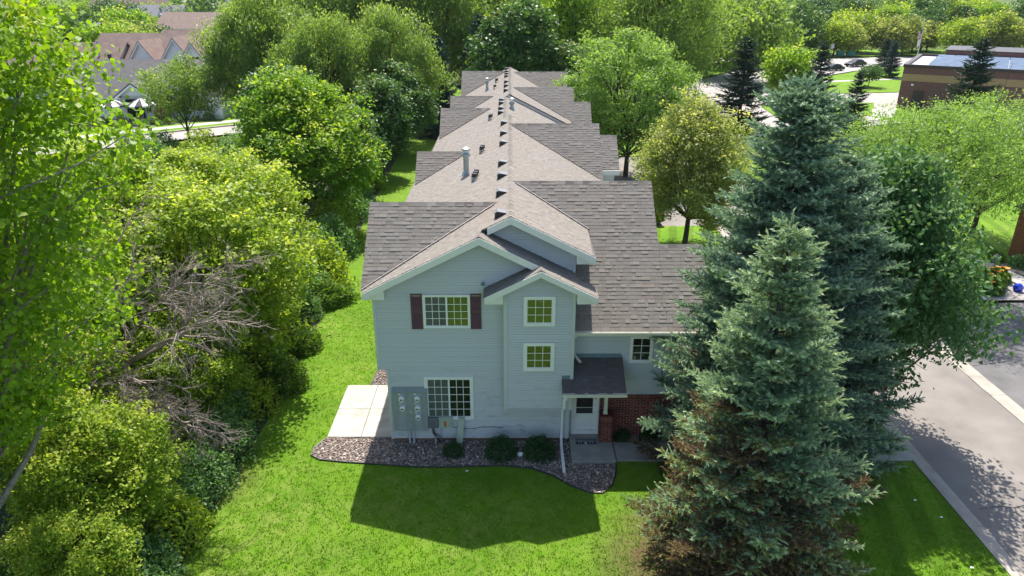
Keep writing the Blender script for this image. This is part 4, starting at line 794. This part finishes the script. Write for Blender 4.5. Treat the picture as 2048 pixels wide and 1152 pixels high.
for i, (x, y, s_) in enumerate(spots):
    k3 = (i * 7) % 3; lk = ('dense blue green shrub', 'dense blue green shrub', 'yellow green sapling')[k3]; at_ = 'in front of the dead tree along the lawn edge' if y < 20 and i < 22 else ('along the lawn edge across from the patio' if y < 30 and i < 22 else ('in the shade along the far lawn edge' if i < 22 else 'in the belt below the left road'))
    bush('wild_shrub', lk + ' ' + at_, 'shrub', (x, y, 0), (SHB + [BXB])[k3], i * 1.7, s_, lk + 's ' + at_)
bush('weed_clump', 'bright tall weed clump on the lawn edge opposite the patio corner', 'weeds', (-8.55, 23.6, 0), GRB, 0, 1.2, 'weed clumps at the lawn edge')
bush('weed_clump', 'bright tall weed clump on the lawn edge below the upper window', 'weeds', (-8.6, 26.6, 0), GRB, 1, 1.0, 'weed clumps at the lawn edge')
bush('weed_clump', 'long grass clump on the lawn edge left of the eave', 'weeds', (-8.9, 31.0, 0), GRB, 2, (1, 2.0, 1.2), 'weed clumps at the lawn edge')
# the dead tree leaning out over the lawn
dg = np.random.default_rng(77); DM = MB()
def grow(p, d, L, r, lev):
    p, d = np.array(p, float), np.array(d, float) / np.linalg.norm(d); k = 6 if lev < 3 else 4; pts = [p.copy()]; dirs = []
    for i in range(k):
        d = d + dg.normal(size=3) * (.10 + .04 * lev) + np.array([0, 0, (.02 if lev < 2 else -.06)]); d /= np.linalg.norm(d); p = p + d * L / k; pts.append(p.copy()); dirs.append(d.copy())
    DM.tube([tuple(q) for q in pts], [max(.0035, r * (1 - .75 * i / k)) for i in range(k + 1)], 6 if lev < 2 else (4 if lev < 3 else 3), cap=False)
    if lev >= 4: return
    nk = (0, 9, 9, 6, 0)[lev] if lev else 0
    for j in range(nk):
        t_ = dg.uniform(.2, 1); i = min(k - 1, int(t_ * k)); q = pts[i] + (pts[i + 1] - pts[i]) * (t_ * k - i); s_ = dg.normal(size=3); s_ -= dirs[i] * s_.dot(dirs[i]); s_ /= np.linalg.norm(s_)
        grow(q, dirs[i] * .8 + s_ * .62, L * dg.uniform(.38, .62) * (1.1 - .45 * t_), max(.005, r * .42), lev + 1)
base = (-11.7, 18.6, -.1); DM.tube([base, (-11.6, 18.5, 1.5), (-11.4, 18.4, 3.8)], [.16, .14, .11], 8, cap=False)
for d, L, r in (((.55, -.1, 1.1), 4.2, .075), ((.1, .15, 1.2), 4.6, .07), ((-.3, 0, 1.2), 3.6, .06), ((1, -.1, .65), 4.6, .085), ((1, .05, .3), 4.4, .08), ((1, -.35, .1), 3.9, .075), ((.75, -.7, -.05), 3.4, .07), ((.35, -.9, .1), 3.2, .06), ((-.6, -.6, .2), 3.0, .06), ((.6, -.5, -.35), 3.2, .06), ((.2, -.5, -.3), 2.8, .05)):
    grow((-11.5 + .1 * d[0], 18.45, 2.9 + .9 * dg.uniform(0, 1)), d, L * .92, r, 1)
dt = thing('dead_tree', 'leafless dead tree with grey branches fanning towards the lawn', 'tree', (-11.7, 18.6, 0)); part('trunk', DM, M['deadwood'], dt)

# ------------------------------------------------------------------ left background: road, villas, garden
dv, nv = np.array([.8, .6]), np.array([-.6, .8])
def strip(n0, n1, s0, s1): return [tuple(nv * a + dv * b) for a, b in ((n0, s0), (n0, s1), (n1, s1), (n1, s0))]
struct('left_road', sheet(strip(75.4, 79.8, -40, 60), .012), M['road_far']); struct('road_marking', sheet(strip(77.5, 77.62, -40, 60), .017), M['whiteline'])
mb = MB(); P4 = strip(79.8, 80.1, -40, 60); mb.prism([(x, y, 0) for x, y in P4], (0, 0, .13)); solid('kerb', mb, M['kerb'], 'thin kerb between the left road and its green verge', 'kerb')
struct('verge_lawn', sheet(strip(80.1, 97, -40, 60), .016), M['lawn']); struct('pavement', sheet(strip(82, 83.5, -40, 60), .022), M['concrete'])
struct('mulch_bed', sheet([(-48, 76.6), (-45, 77.2), (-42.5, 76.3), (-40, 76.2), (-37.5, 77.6), (-35.2, 79.2), (-33, 81), (-33, 82), (-48, 82)], .03), M['mulch'])
def gable_block(root, x0, x1, y0, y1, hw, hr, rm, wm='far_white', oh=.4, win=(), chim=None):
    """ridge along x"""
    part('wall', MB().box(x0, x1, y0, y1, 0, hw).prism([(x0, y0, hw), (x0, y1, hw), (x0, (y0 + y1) / 2, hr - .12)], (.15, 0, 0)).prism([(x1, y0, hw), (x1, y1, hw), (x1, (y0 + y1) / 2, hr - .12)], (-.15, 0, 0)), M[wm], root)
    ym = (y0 + y1) / 2; sl = (hr - hw) / (ym - y0)
    r_ = part('roof', MB().prism([(x0 - oh, y0 - oh, hw - oh * sl), (x0 - oh, ym, hr), (x0 - oh, y1 + oh, hw - oh * sl), (x0 - oh, y1 + oh, hw - oh * sl - .16), (x0 - oh, ym, hr - .16), (x0 - oh, y0 - oh, hw - oh * sl - .16)], (x1 - x0 + 2 * oh, 0, 0)), M[rm], root)
    part('fascia', MB().box(x0 - oh, x1 + oh, y0 - oh - .05, y0 - oh - .003, hw - oh * sl - .2, hw - oh * sl - .02), M['far_white'], root)
    if chim: part('flue_pipe', MB().lathe((chim[0], chim[1], hr - 1.6), [(.12, 0), (.12, 1.7), (.2, 1.72), (.2, 1.9)], 8), M['galv'], r_)
    for (xa, za, w_, h_) in win:
        f_ = part('window', MB().box(xa - .08, xa + w_ + .08, y0 - .05, y0 - .002, za - .08, za + h_ + .08), M['far_white'], root); part('pane', MB().box(xa, xa + w_, y0 - .07, y0 - .052, za, za + h_), M['dark_glass'], f_)
    return r_
def dormer(root, x, y, w_, z0, z1, dep, rm, slope=1.0):
    part('gable_wall', MB().prism([(x - w_, y, z0), (x + w_, y, z0), (x, y, z1)], (0, dep, 0)), M['far_white'], root)
    for s in (-1, 1):
        part('gable_roof', MB().prism([(x + s * (w_ + .35), y - .35, z0 - .35 * (z1 - z0) / w_), (x, y - .35, z1 + .02), (x, y - .35, z1 + .2), (x + s * (w_ + .35), y - .35, z0 - .35 * (z1 - z0) / w_ + .18)], (0, dep, 0)), M[rm], root)
        part('rake_board', MB().prism([(x + s * (w_ + .35), y - .4, z0 - .35 * (z1 - z0) / w_), (x, y - .4, z1 + .02), (x, y - .4, z1 - .22), (x + s * (w_ + .35), y - .4, z0 - .35 * (z1 - z0) / w_ - .22)], (0, .045, 0)), M['far_white'], root)
V1 = thing('villa', 'white villa with a long grey roof and a small gabled porch by the left road', 'house', (-41, 88, 0))
gable_block(V1, -50, -31.9, 82, 94, 2.6, 5.85, 'roof_grey', 'far_white', .4, [(-36.6, .9, 1.0, 1.1), (-34.6, .9, .9, 1.1), (-47, .9, 1.2, 1.1)])
dormer(V1, -40.7, 80.6, 1.75, 2.7, 3.95, 3.0, 'roof_grey'); part('porch_wall', MB().box(-42.3, -39.1, 81.0, 82, 0, 2.7), M['far_white'], V1)
pd_ = part('patio_door', MB().box(-41.9, -40.0, 80.93, 80.998, .05, 2.35), M['steel_dark'], V1)
for i in range(2): part('door_glass', MB().box(-41.82 + .93 * i, -41.0 + .93 * i, 80.9, 80.925, .12, 2.27), M['dark_glass'], pd_)
part('side_window', MB().box(-39.75, -39.3, 80.93, 80.998, .9, 2.3), M['dark_glass'], V1)
V2 = thing('brown_roofed_house', 'wide house row with reddish brown roofs and white triangular gables', 'house', (-50, 104, 0))
gable_block(V2, -56, -41.3, 100, 112, 3.4, 7.7, 'roof_brown', win=[(-43.8, 1.6, .8, 1.2)]); gable_block(V2, -66, -52.0, 98.4, 108, 3.3, 6.7, 'roof_brown', chim=(-54.5, 101))
gable_block(V2, -48.5, -36, 103, 114, 3.9, 8.0, 'roof_brown', win=[(-39.6, 2.6, 1, 1)]); gable_block(V2, -64, -46, 94.5, 99.5, 3.0, 4.6, 'roof_brown')
dormer(V2, -47.9, 98.9, 1.9, 4.3, 7.0, 6, 'roof_brown'); dormer(V2, -43.3, 98.6, 2.0, 4.6, 7.4, 6, 'roof_brown'); dormer(V2, -41.0, 98.2, 1.2, 5.2, 6.9, 6, 'roof_brown')
for i, x in enumerate((-60, -57.5, -53)): part('roof_vent', MB().lathe((x, 100.6, 4.9), [(.25, 0), (.25, .3), (.34, .32), (.3, .45)], 8), M['vent'], V2)
for i, (x, y, w_, d_, hw, hr, rm, t_) in enumerate(((-84, 142, 17, 12, 4.2, 7.4, 'roof_pale', 'pale grey roofed house behind the brown roofs, half hidden by the cottonwood'), (-78, 205, 26, 14, 3.6, 7.2, 'roof_brown', 'long brown roofed house far away among trees, leftmost'), (-103, 225, 18, 12, 4.0, 8.5, 'roof_pale', 'far house with a pale gable behind the left trees'), (-66, 220, 22, 12, 4, 8.2, 'roof_pale', 'far pale roofed house left of the big willow'), (-58, 185, 16, 12, 3.4, 6.5, 'roof_grey', 'far grey roofed house beside the big willow'), (-40, 300, 24, 14, 4, 9, 'roof_grey', 'tiny grey roofed house at the top of the view'), (-3, 195, 20, 12, 4, 8.5, 'roof_brown', 'far roof glimpsed above the dark maple'), (-150, 310, 30, 14, 4, 9.5, 'roof_brown', 'tiny brown roofed house at the far left'), (-110, 330, 26, 14, 4, 9.5, 'roof_pale', 'tiny pale roofed house at the far left'))):
    h = thing('far_house', t_, 'house', (x, y, 0)); gable_block(h, x - w_ / 2, x + w_ / 2, y - d_ / 2, y + d_ / 2, hw, hr, rm, win=[(x - w_ * .3, 1.2, 1.2, 1.3), (x + w_ * .1, 1.2, 1.2, 1.3)]); dormer(h, x + w_ * .25, y - d_ / 2 - .6, 2.6, hw - .3, hw + 2.2, 4, rm)
def umbrella(x, y, label):
    u = thing('umbrella', label, 'umbrella', (x, y, .1), 'striped garden umbrellas'); part('pole', MB().tube([(x, y, .05), (x, y, 2.5)], .03, 6), M['cloth_white'], u); n = 12
    for k in range(n):
        a, b = 2 * math.pi * k / n, 2 * math.pi * (k + 1) / n; f = lambda t, r_, z: (x + r_ * math.cos(t), y + r_ * math.sin(t), z)
        part('canopy_panel', MB().add([(x, y, 2.62), f(a, .8, 2.3), f(b, .8, 2.3), f(a, 1.45, 1.95), f(b, 1.45, 1.95), f(a, 1.47, 1.8), f(b, 1.47, 1.8)], [(0, 1, 2), (1, 3, 4, 2), (3, 5, 6, 4)]), M['cloth_black' if k % 2 else 'cloth_white'], u)
umbrella(-42.6, 79.2, 'black and white striped umbrella in front of the left porch post'); umbrella(-39.6, 79.6, 'black and white striped umbrella beside the dark red shrub')
def garden_chair(x, y, rz, label):
    c = thing('garden_chair', label, 'chair', (x, y, .03), 'wicker chairs under the umbrellas')
    part('seat', MB().box(x - .35, x + .35, y - .35, y + .35, .3, .45), M['wood'], c); part('backrest', MB().box(x - .35, x + .35, y + .28 * rz, y + .36 * rz, .45, .95), M['wood'], c)
    for sx in (-.3, .3):
        part('armrest', MB().box(x + sx - .05, x + sx + .05, y - .34, y + .3, .45, .65), M['wood'], c)
        for sy in (-.3, .3): part('leg', MB().box(x + sx - .03, x + sx + .03, y + sy - .03, y + sy + .03, .02, .3), M['wood'], c)
garden_chair(-43.3, 78.3, -1, 'brown wicker chair under the left umbrella'); garden_chair(-41.4, 78.6, -1, 'brown wicker chair between the two umbrellas'); garden_chair(-39.4, 78.7, -1, 'brown wicker chair under the right umbrella')
GS = bush_mesh('garden_shrub', 71, .6, .7, 'shrub', 700, .14); GR = bush_mesh('red_shrub', 72, .9, 1.0, 'red', 800, .16); GY = bush_mesh('gold_shrub', 73, .6, .6, 'grassy', 600, .14)
for i, (x, y, s_, m_) in enumerate(((-44.2, 77.6, 1.1, GS), (-42.7, 77.3, 1.0, GS), (-41, 77.4, .9, GS), (-39.9, 76.7, .7, GS), (-38.6, 77.4, 1, GS), (-37.8, 78.6, 1.1, GY), (-36.6, 78.9, 1.2, GY), (-37.2, 77.9, .7, GS), (-35.6, 79.8, 1, GS), (-34.4, 80.6, 1.1, GY), (-33.2, 81.2, 1.2, GS), (-45.5, 78.5, 1.1, GS))):
    bush('garden_shrub', 'low green shrub in the mulch bed in front of the villa', 'shrub', (x, y, .02), m_, i * 2.1, s_, 'shrubs in the villa bed')
bush('red_shrub', 'dark red leaved shrub beside the right striped umbrella', 'shrub', (-37.6, 80, .02), GR, 0, (1.1, 1.1, 2.0))

# ------------------------------------------------------------------ right background: road, lawn, brick building
struct('far_road', sheet([(8, 88), (17, 96), (24.5, 98), (31, 101.5), (37.5, 107), (44, 115), (50, 122), (60, 131), (75, 141), (110, 152), (110, 163), (72, 156), (60, 153), (48, 143), (35, 125), (28, 115.5), (18, 107), (6, 100)], -.03), M['road_far'])
struct('parking_lot', sheet([(24, 72), (44, 80.2), (60, 60), (90, 80), (70, 110), (53.5, 103.6), (37.3, 104.6), (30, 100), (24.3, 97)], -.045), M['road_far'])
struct('far_lawn', sheet([(37.5, 104.2), (45.5, 102.6), (53.6, 103.6), (70, 112), (95, 145), (73, 139), (60, 130), (50, 120.7), (44, 113.6), (38.2, 106.8)], .02), M['lawn'])
struct('far_lawn', sheet([(31.0, 91.3), (36.3, 92.6), (41, 93.2), (46.3, 94), (44.2, 89.4), (42.3, 84.5), (36, 82), (30, 80.5)], .02), M['lawn']); struct('far_lawn', sheet([(44.5, 88.5), (47, 89.5), (56, 83), (50, 78), (41.5, 80.5)], .024), M['lawn'])
struct('verge_lawn', sheet([(10, 108), (28, 117), (36, 127), (48, 145), (58, 155), (72, 158.5), (110, 166), (110, 175), (40, 175), (10, 140)], .01), M['lawn'])
struct('path', sheet([(41, 109.9), (46, 114), (62, 118.5), (62.3, 119.7), (45, 115.4), (40, 110.6)], .032), M['concrete']); struct('path', sheet([(43.5, 88.6), (45.3, 89.6), (47.1, 89.9), (46.4, 88.3), (43.8, 83.6), (41.6, 80.4), (39.6, 80.8), (41.6, 84.2)], .036), M['concrete'])
struct('far_road', sheet([(36, 142), (52, 156), (80, 164), (80, 167), (50, 160), (33, 145)], .03), M['road_far'])
for i, (x0, y0, x1, y1) in enumerate(((13, 100.5, 30, 108.5), (30, 108.5, 43, 122))): struct('road_marking', sheet([(x0, y0), (x1, y1), (x1 - .15, y1 + .15), (x0 - .15, y0 + .15)], -.02), M['whiteline'])
ua, va = np.array([.836, -.548]), np.array([.548, .836]); A0 = np.array([47.15, 90.0])
def q2(a, b): p_ = A0 + ua * a + va * b; return float(p_[0]), float(p_[1])
BB = thing('brick_building', 'low dark brown brick building with a tan band and flat roof', 'building', (*q2(0, 0), 0))
def qbox(a0, a1, b0, b1, z0, z1): return MB().prism([(*q2(a, b), z0) for a, b in ((a0, b0), (a1, b0), (a1, b1), (a0, b1))], (0, 0, z1 - z0))
part('wall', qbox(0, 34, 0, 17, -.1, 4.75), M['brown_brick'], BB); part('brick_band', qbox(-.015, 24, -.02, .2, 3.2, 4.0), M['tan_brick'], BB); part('louvre', qbox(24.05, 30, -.03, .2, 2.6, 4.0), M['steel_dark'], BB)
for (a0, a1, b0, b1) in ((-.1, 34, -.12, .3), (-.1, .35, .3, 17), (-.1, 34, 16.7, 17.1), (33.7, 34.1, .3, 16.7)): part('coping', qbox(a0, a1, b0, b1, 4.753, 5.1), M['coping'], BB)
part('roof', qbox(.36, 33.69, .31, 16.69, 4.75, 4.82), M['membrane'], BB)
part('upper_wall', qbox(3, 20, 17.2, 26, 0, 5.6), M['brown_brick'], BB); part('coping', qbox(2.9, 20.1, 17.12, 26.1, 5.603, 5.75), M['coping'], BB)
dd = part('door', qbox(1.5, 2.7, -.05, .1, 0, 2.15), M['coping'], BB); part('handle', qbox(1.62, 1.7, -.12, -.055, 1.0, 1.12), M['galv'], dd); part('wall_lamp', qbox(1.15, 1.4, -.3, -.025, 2.7, 2.9), M['white'], BB); part('downpipe', qbox(22.6, 22.8, -.2, -.03, 0, 4.2), M['vent'], BB)
for r_ in range(7):
    sa = thing('solar_array', 'row of tilted bluish solar panels on the flat brick building roof', 'solar panels', (*q2(2.2, 1.6 + r_ * 2.05), 4.83), 'solar panel rows on the flat roof')
    for k in range(15):
        a = 2.4 + k * 2.02; b = 1.5 + r_ * 2.05; p_ = [(*q2(a, b), 4.9), (*q2(a + 1.95, b), 4.9), (*q2(a + 1.95, b + 1.1), 5.2), (*q2(a, b + 1.1), 5.2)]; part('solar_panel', MB().prism(p_, (0, 0, .04)), M['solar'], sa)
        part('panel_bracket', MB().prism([(*q2(a + .9, b), 4.82), (*q2(a + .9, b + 1.1), 4.82), (*q2(a + .9, b + 1.1), 5.19), (*q2(a + .9, b), 4.89)], (.06, .04, 0)), M['galv'], sa)
fx, fy = 80.5, 149.5
fp = thing('flagpole', 'tall pale flagpole behind the brick building', 'flagpole', (fx, fy, 0)); part('pole', MB().tube([(fx, fy, 0), (fx, fy, 7.4)], [.1, .06], 8), M['pvc'], fp); part('finial', MB().lathe((fx, fy, 7.38), [(.05, 0), (.13, .08), (.13, .16), (.03, .24)], 8), M['galv'], fp)
fl = MB()
for k in range(13):
    for j in range(5):
        x0 = -.02 - .62 * j / 5; x1 = -.02 - .62 * (j + 1) / 5; zz = lambda t: -1.0 * (-t - .02); yy = lambda t: .1 * math.sin(t * 16); z0 = 5.9 - k * .115
        fl.add([(fx + x0, fy + yy(x0), z0 + zz(x0) * .9), (fx + x1, fy + yy(x1), z0 + zz(x1) * .9), (fx + x1, fy + yy(x1), z0 - .115 + zz(x1) * .9), (fx + x0, fy + yy(x0), z0 - .115 + zz(x0) * .9)], [(0, 1, 2, 3)], .5, 2 if (k < 6 and j < 2) else (0 if k % 2 == 0 else 1))
f1 = solid('flag', fl, [M['flag_red'], M['cloth_white'], M['flag_blue']], 'drooping red and white striped flag with a blue corner', 'flag')
fl = MB()
for j in range(5):
    x0 = -.02 - .5 * j / 5; x1 = -.02 - .5 * (j + 1) / 5; yy = lambda t: .08 * math.sin(t * 18)
    fl.add([(fx + x0, fy + yy(x0), 4.1 + x0 * .6), (fx + x1, fy + yy(x1), 4.1 + x1 * .6), (fx + x1, fy + yy(x1), 2.9 + x1 * .9), (fx + x0, fy + yy(x0), 2.9 + x0 * .9)], [(0, 1, 2, 3)])
solid('flag', fl, M['cloth_white'], 'limp white flag under the striped flag', 'flag')
def sign(x, y, h, w_, hh, label):
    s = thing('road_sign', label, 'sign', (x, y, 0)); part('post', MB().tube([(x, y, 0), (x, y, h)], .05, 6), M['galv'], s); part('sign_panel', MB().box(x - w_ / 2, x + w_ / 2, y - .09, y - .055, h - hh, h), M['white'], s)
sign(66.8, 157.5, 2.6, .7, .9, 'small white road sign on the far verge before the dark trees'); sign(46.4, 118.5, 2.4, .6, .6, 'small sign on a post near the dark sedan'); sign(25.4, 100.0, 2.4, .5, .7, 'small sign on a post at the left end of the far road')
for i, x in enumerate((69.2, 71.4)): solid('utility_cabinet', MB().box(x, x + 1.5, 160, 160.8, 0, 1.0).box(x - .05, x + 1.55, 159.95, 160.85, 1.0, 1.08), M['teal'], ('teal utility cabinet nearer the white road sign', 'teal utility cabinet nearer the brick building')[i], 'cabinet')
def car(x, y, rz, paint, label, s=1.0):
    c = thing('car', label, 'car', (x, y, -.03)); c.rotation_euler.z = rz; c.scale = (s, s, s)
    def cp(n, mb, m_): o = link(n, mb.mesh(n, m_), c); return o
    prof = [(-2.2, .3), (-2.22, .62), (-2.1, .86), (-1.6, .95), (.85, .93), (1.75, .82), (2.15, .66), (2.2, .36), (2.1, .26), (-2.1, .26)]
    mb = MB(); n = len(prof); vs = []
    for yy, k in ((-.84, .93), (-.88, 1), (.88, 1), (.84, .93)): vs += [(px * (1 if k == 1 else .985), yy, .55 + (pz_ - .55) * k) for px, pz_ in prof]
    fs = [tuple(range(n))[::-1], tuple(range(3 * n, 4 * n))] + [(r_ * n + i, r_ * n + (i + 1) % n, (r_ + 1) * n + (i + 1) % n, (r_ + 1) * n + i) for r_ in range(3) for i in range(n)]
    mb.add(vs, fs, .5); cp('body', mb, M[paint])
    gp_ = [(-1.75, .93), (-1.15, 1.38), (-.2, 1.44), (.4, 1.36), (1.1, .92)]; mb = MB(); m5 = len(gp_); vs = [(px, yy * (1 if pz_ < 1 else .8), pz_) for yy in (-.78, .78) for px, pz_ in gp_]
    mb.add(vs, [tuple(range(m5))[::-1], tuple(range(m5, 2 * m5))] + [(i, (i + 1) % m5, (i + 1) % m5 + m5, i + m5) for i in range(m5)], .5); cp('windows', mb, M['dark_glass'])
    cp('roof', MB().add([(px, yy * .82, pz_ + .015) for yy in (-.78, .78) for px, pz_ in ((-1.15, 1.38), (-.2, 1.44), (.4, 1.36))], [(0, 1, 4, 3), (1, 2, 5, 4)], .5), M[paint])
    for px in (-.35,): 
        for s_ in (-1, 1): cp('pillar', MB().bar((px, s_ * .77, .93), (px + .05, s_ * .635, 1.41), .09, .03, (0, 1, 0)), M[paint])
    for px in (-1.4, 1.35):
        for s_ in (-1, 1):
            wh = cp('wheel', MB().tube([(px, s_ * .68, .32), (px, s_ * .9, .32)], .32, 16), M['rubber']); o = link('rim', MB().tube([(px, s_ * .86, .32), (px, s_ * .91, .32)], .2, 10).mesh('rim', M['rim']), wh)
    for s_ in (-1, 1):
        cp('headlight', MB().box(2.05, 2.19, s_ * .6 - .16, s_ * .6 + .16, .58, .7), M['lamp']); cp('tail_light', MB().box(-2.23, -2.1, s_ * .62 - .15, s_ * .62 + .15, .62, .78), M['redlamp']); cp('mirror', MB().box(.7, .85, s_ * .95 - .1, s_ * .95 + .1, .92, 1.05), M[paint])
    return c
car(56.6, 131.5, R(195), 'navy', 'dark blue sedan driving on the far road', .8); car(63.5, 138.5, R(205), 'blackcar', 'black car on the far road behind the low spreading spruce', .9); car(49.2, 126, R(215), 'silver', 'silver car on the far road half hidden by the ragged spruce', .85); car(8.6, 45.2, R(92), 'blackcar', 'black parked car under the pale yellow tree', 1.0)

# ------------------------------------------------------------------ garden at the right edge
struct('garden_path', sheet([(24.6, 38.6), (25.4, 38.6), (26.3, 34.3), (26.97, 31.4), (25.6, 31.4), (25.42, 33)], .03), M['concrete'])
struct('pebble_bed', sheet([(22.5, 31.4), (22.9, 32.6), (23.4, 33.6), (24.2, 34.3), (25.1, 34.6), (25.5, 31.42)], .02), plain('pale_pebbles', (.3, .27, .25), .9, var=.5, scale=25, bmp=.5)); struct('pebble_bed', sheet([(26.4, 34.6), (27.1, 31.6), (30, 31.6), (30, 36), (27, 36), (26.2, 37.2), (25.7, 36.9)], .02), M['mulch'])
solid('lawn_edging', MB().tube([(22.5, 31.4, .05), (22.75, 32.5, .05), (23.3, 33.6, .05), (24.1, 34.3, .05)], .05, 6), M['pvc'], 'pale plastic edging round the daylily bed', 'edging')
DL = bush_mesh('daylily', 81, .6, .75, 'grassy', 900, .26, .1)
def lily(x, y, s_, label, k):
    o = bush('daylily', label, 'flowers', (x, y, .02), DL, k, s_, 'daylilies in the pebble bed'); g = np.random.default_rng(k)
    for i in range(7): a = g.uniform(0, 6.28); r_ = g.uniform(.1, .5); link('flower', MB().lathe((r_ * math.cos(a), r_ * math.sin(a), .72 + g.uniform(-.1, .15)), [(.02, 0), (.1, .07), (.03, .05)], 6).mesh('flower', M['orangeflower']), o)
lily(23.3, 32.4, 1.0, 'clump of orange daylilies nearest the dark driveway', 1); lily(23.9, 33.3, 1.1, 'clump of orange daylilies behind the front clump', 2); lily(24.6, 33.8, .9, 'clump of daylilies beside the bird feeder', 3)
solid('glazed_ball', MB().lathe((24.75, 32.5, 0), [(.12, 0), (.2, .08), (.23, .2), (.2, .32), (.1, .4), (.06, .42)], 14), M['blueball'], 'cobalt blue glazed ball on the pebble bed', 'garden ornament')
bf = thing('bird_feeder', 'small grey lantern on a post beside the garden path', 'garden lantern', (24.78, 34.6, 0)); part('post', MB().tube([(24.78, 34.6, 0), (24.78, 34.6, .7)], .03, 6), M['steel_dark'], bf); part('lantern', MB().lathe((24.78, 34.6, .7), [(.06, 0), (.13, .05), (.11, .3), (.16, .33), (.02, .5)], 6), M['steel_dark'], bf)
H2 = thing('brick_house', 'orange brick house corner at the right edge behind the locust', 'house', (28, 37, 0)); part('wall', MB().box(27.6, 36, 36.2, 37.7, 0, 2.7), plain('orange_brick', (.26, .09, .05), .9, var=.3, scale=9), H2); part('roof', MB().prism([(27.4, 35.9, 2.7), (27.4, 36.95, 3.3), (27.4, 38.0, 2.7)], (10, 0, 0)), M['roof_grey'], H2)
for i, (x, y, s_, m_, t_) in enumerate(((26.3, 36.8, .9, GY, 'bright grassy plant against the orange brick corner'), (26.9, 35.8, .9, GS, 'low green shrub beside the orange brick wall'), (28.0, 34.8, .8, GS, 'low green shrub in the bed at the right edge'))): bush('garden_shrub', t_, 'shrub', (x, y, .02), m_, i, s_)
bush('red_shrub', 'reddish shrub against the orange brick wall', 'shrub', (27.4, 35.6, .02), GR, 0, .6); solid('watering_can', MB().lathe((26.85, 36.15, .02), [(.14, 0), (.16, .1), (.12, .45), (.05, .5)], 10).tube([(26.95, 36.1, .2), (27.15, 36.0, .5)], .03, 6), M['teal'], 'teal watering can beside the brick corner', 'watering can')

# ------------------------------------------------------------------ far trees: single trees sharing a few meshes, then the wooded distance as one mass
def far(x, y, h, k, s=1.0, group='trees of the far woods', label='tree in the wood beyond the roads and roofs'):
    me = FT[k]
    if label[:4] in ('tree', 'leaf', 'gold'): label = ('bushy green', 'golden yellow', 'dark green', 'pale green', 'yellow green')[k] + ' ' + label.replace('leafy ', '').replace('golden green ', ''); group = label + 's'
    o = thing('far_tree', label, 'tree', (x, y, -.1), group); o.rotation_euler.z = (x * 3.7 + y) % 6.28; z_ = h / 8.4; o.scale = (z_ * s, z_ * s, z_)
    link('trunk', me[0], o); link('crown', me[1], o)
fg = np.random.default_rng(5)
for i in range(24): far(66 + i * 2.9 + fg.uniform(-1, 1), 163 + fg.uniform(-3, 6) + i * .15, fg.uniform(6.2, 8.8), (1, 4, 1)[i % 3], 1.1, 'golden trees behind the flagpole', 'golden green tree in the row behind the flagpole')
for i in range(60): far(fg.uniform(22, 185), fg.uniform(172, 250), fg.uniform(8.5, 12.5), int(fg.choice([0, 2, 2, 3, 4])), 1.05, label='tree in the wood beyond the golden row')
for i, x in enumerate((38, 43, 50, 56, 61)): far(x, 160 + (i % 2) * 6, 9.5 + i % 3, 2, 1.0, 'dark trees past the far bend', 'dark tree past the far bend of the road')
for i in range(16): far(-76 + i * 3.0 + fg.uniform(-1, 1), 118 + fg.uniform(0, 18), fg.uniform(7, 9.5), (0, 2, 1, 3)[i % 4], 1.0, 'trees behind the brown roofs', 'leafy tree behind the reddish brown roofs')
for i in range(50): far(fg.uniform(-150, -25), fg.uniform(150, 290), fg.uniform(6.5, 10.5), int(fg.choice([0, 2, 3, 4])), 1.15, label='tree among the far roofs at left')
for i in range(36): far(fg.uniform(-24, 40), fg.uniform(112, 200), fg.uniform(11, 15), int(fg.choice([0, 2, 3, 4])), 1.0, label='tree in the wood behind the townhouse')
def mass(name, n, x0, x1, y0, y1, h0, h1, mat, seed):
    g = np.random.default_rng(seed); t = g.uniform(0, 1, n); Y_ = y0 + (y1 - y0) * t; X = (x0 + (x1 - x0) * g.uniform(0, 1, n)) * (Y_ / y1); h = g.uniform(h0, h1, n); k = 150
    d = unit(g.normal(size=(n * k, 3))); rad = g.uniform(.6, 1.0, (n * k, 1)) * (1 + .2 * np.sin(d[:, :1] * 5) * np.sin(d[:, 1:2] * 6 + 1)); hh = np.repeat(h, k)[:, None]
    P = d * rad * hh * np.array([.55, .55, .5]); P[:, 2] += hh[:, 0] * .52; P[:, 0] += np.repeat(X, k); P[:, 1] += np.repeat(Y_, k)
    V, F = leaves(P, 2.0, g, .8, 0, .8, d); tag(link(name, np_mesh(name, V, F, np.repeat(g.uniform(0, .6, n), k) + g.uniform(0, .3, n * k), M[mat])), kind='stuff')
mass('distant_woodland', 420, -420, 460, 290, 760, 9, 14, 'willow', 8); mass('distant_woodland', 260, -420, 460, 290, 760, 9, 14, 'dark', 9)
struct('hills', MB().add([(-2400 + 200 * i, 2000 + 200 * math.sin(i * 1.7), -1 if j == 0 else 26 + 9 * math.sin(i * .9) + 5 * math.sin(i * 2.3)) if j < 2 else (-2400 + 200 * i, 2600, -1) for j in range(3) for i in range(25)], [(j * 25 + i, j * 25 + i + 1, (j + 1) * 25 + i + 1, (j + 1) * 25 + i) for j in range(2) for i in range(24)]), M['forest'])

# ------------------------------------------------------------------ thin summer haze
m = bpy.data.materials.new('haze'); m.use_nodes = True; n = m.node_tree.nodes; n.clear()
vo = n.new('ShaderNodeVolumePrincipled'); vo.inputs['Color'].default_value = (.86, .93, 1, 1); vo.inputs['Density'].default_value = .00007; vo.inputs['Anisotropy'].default_value = .3
m.node_tree.links.new(vo.outputs[0], n.new('ShaderNodeOutputMaterial').inputs['Volume'])
tag(part('haze', MB().box(-2600, 2600, -310, 5100, -2, 45), m), kind='stuff')
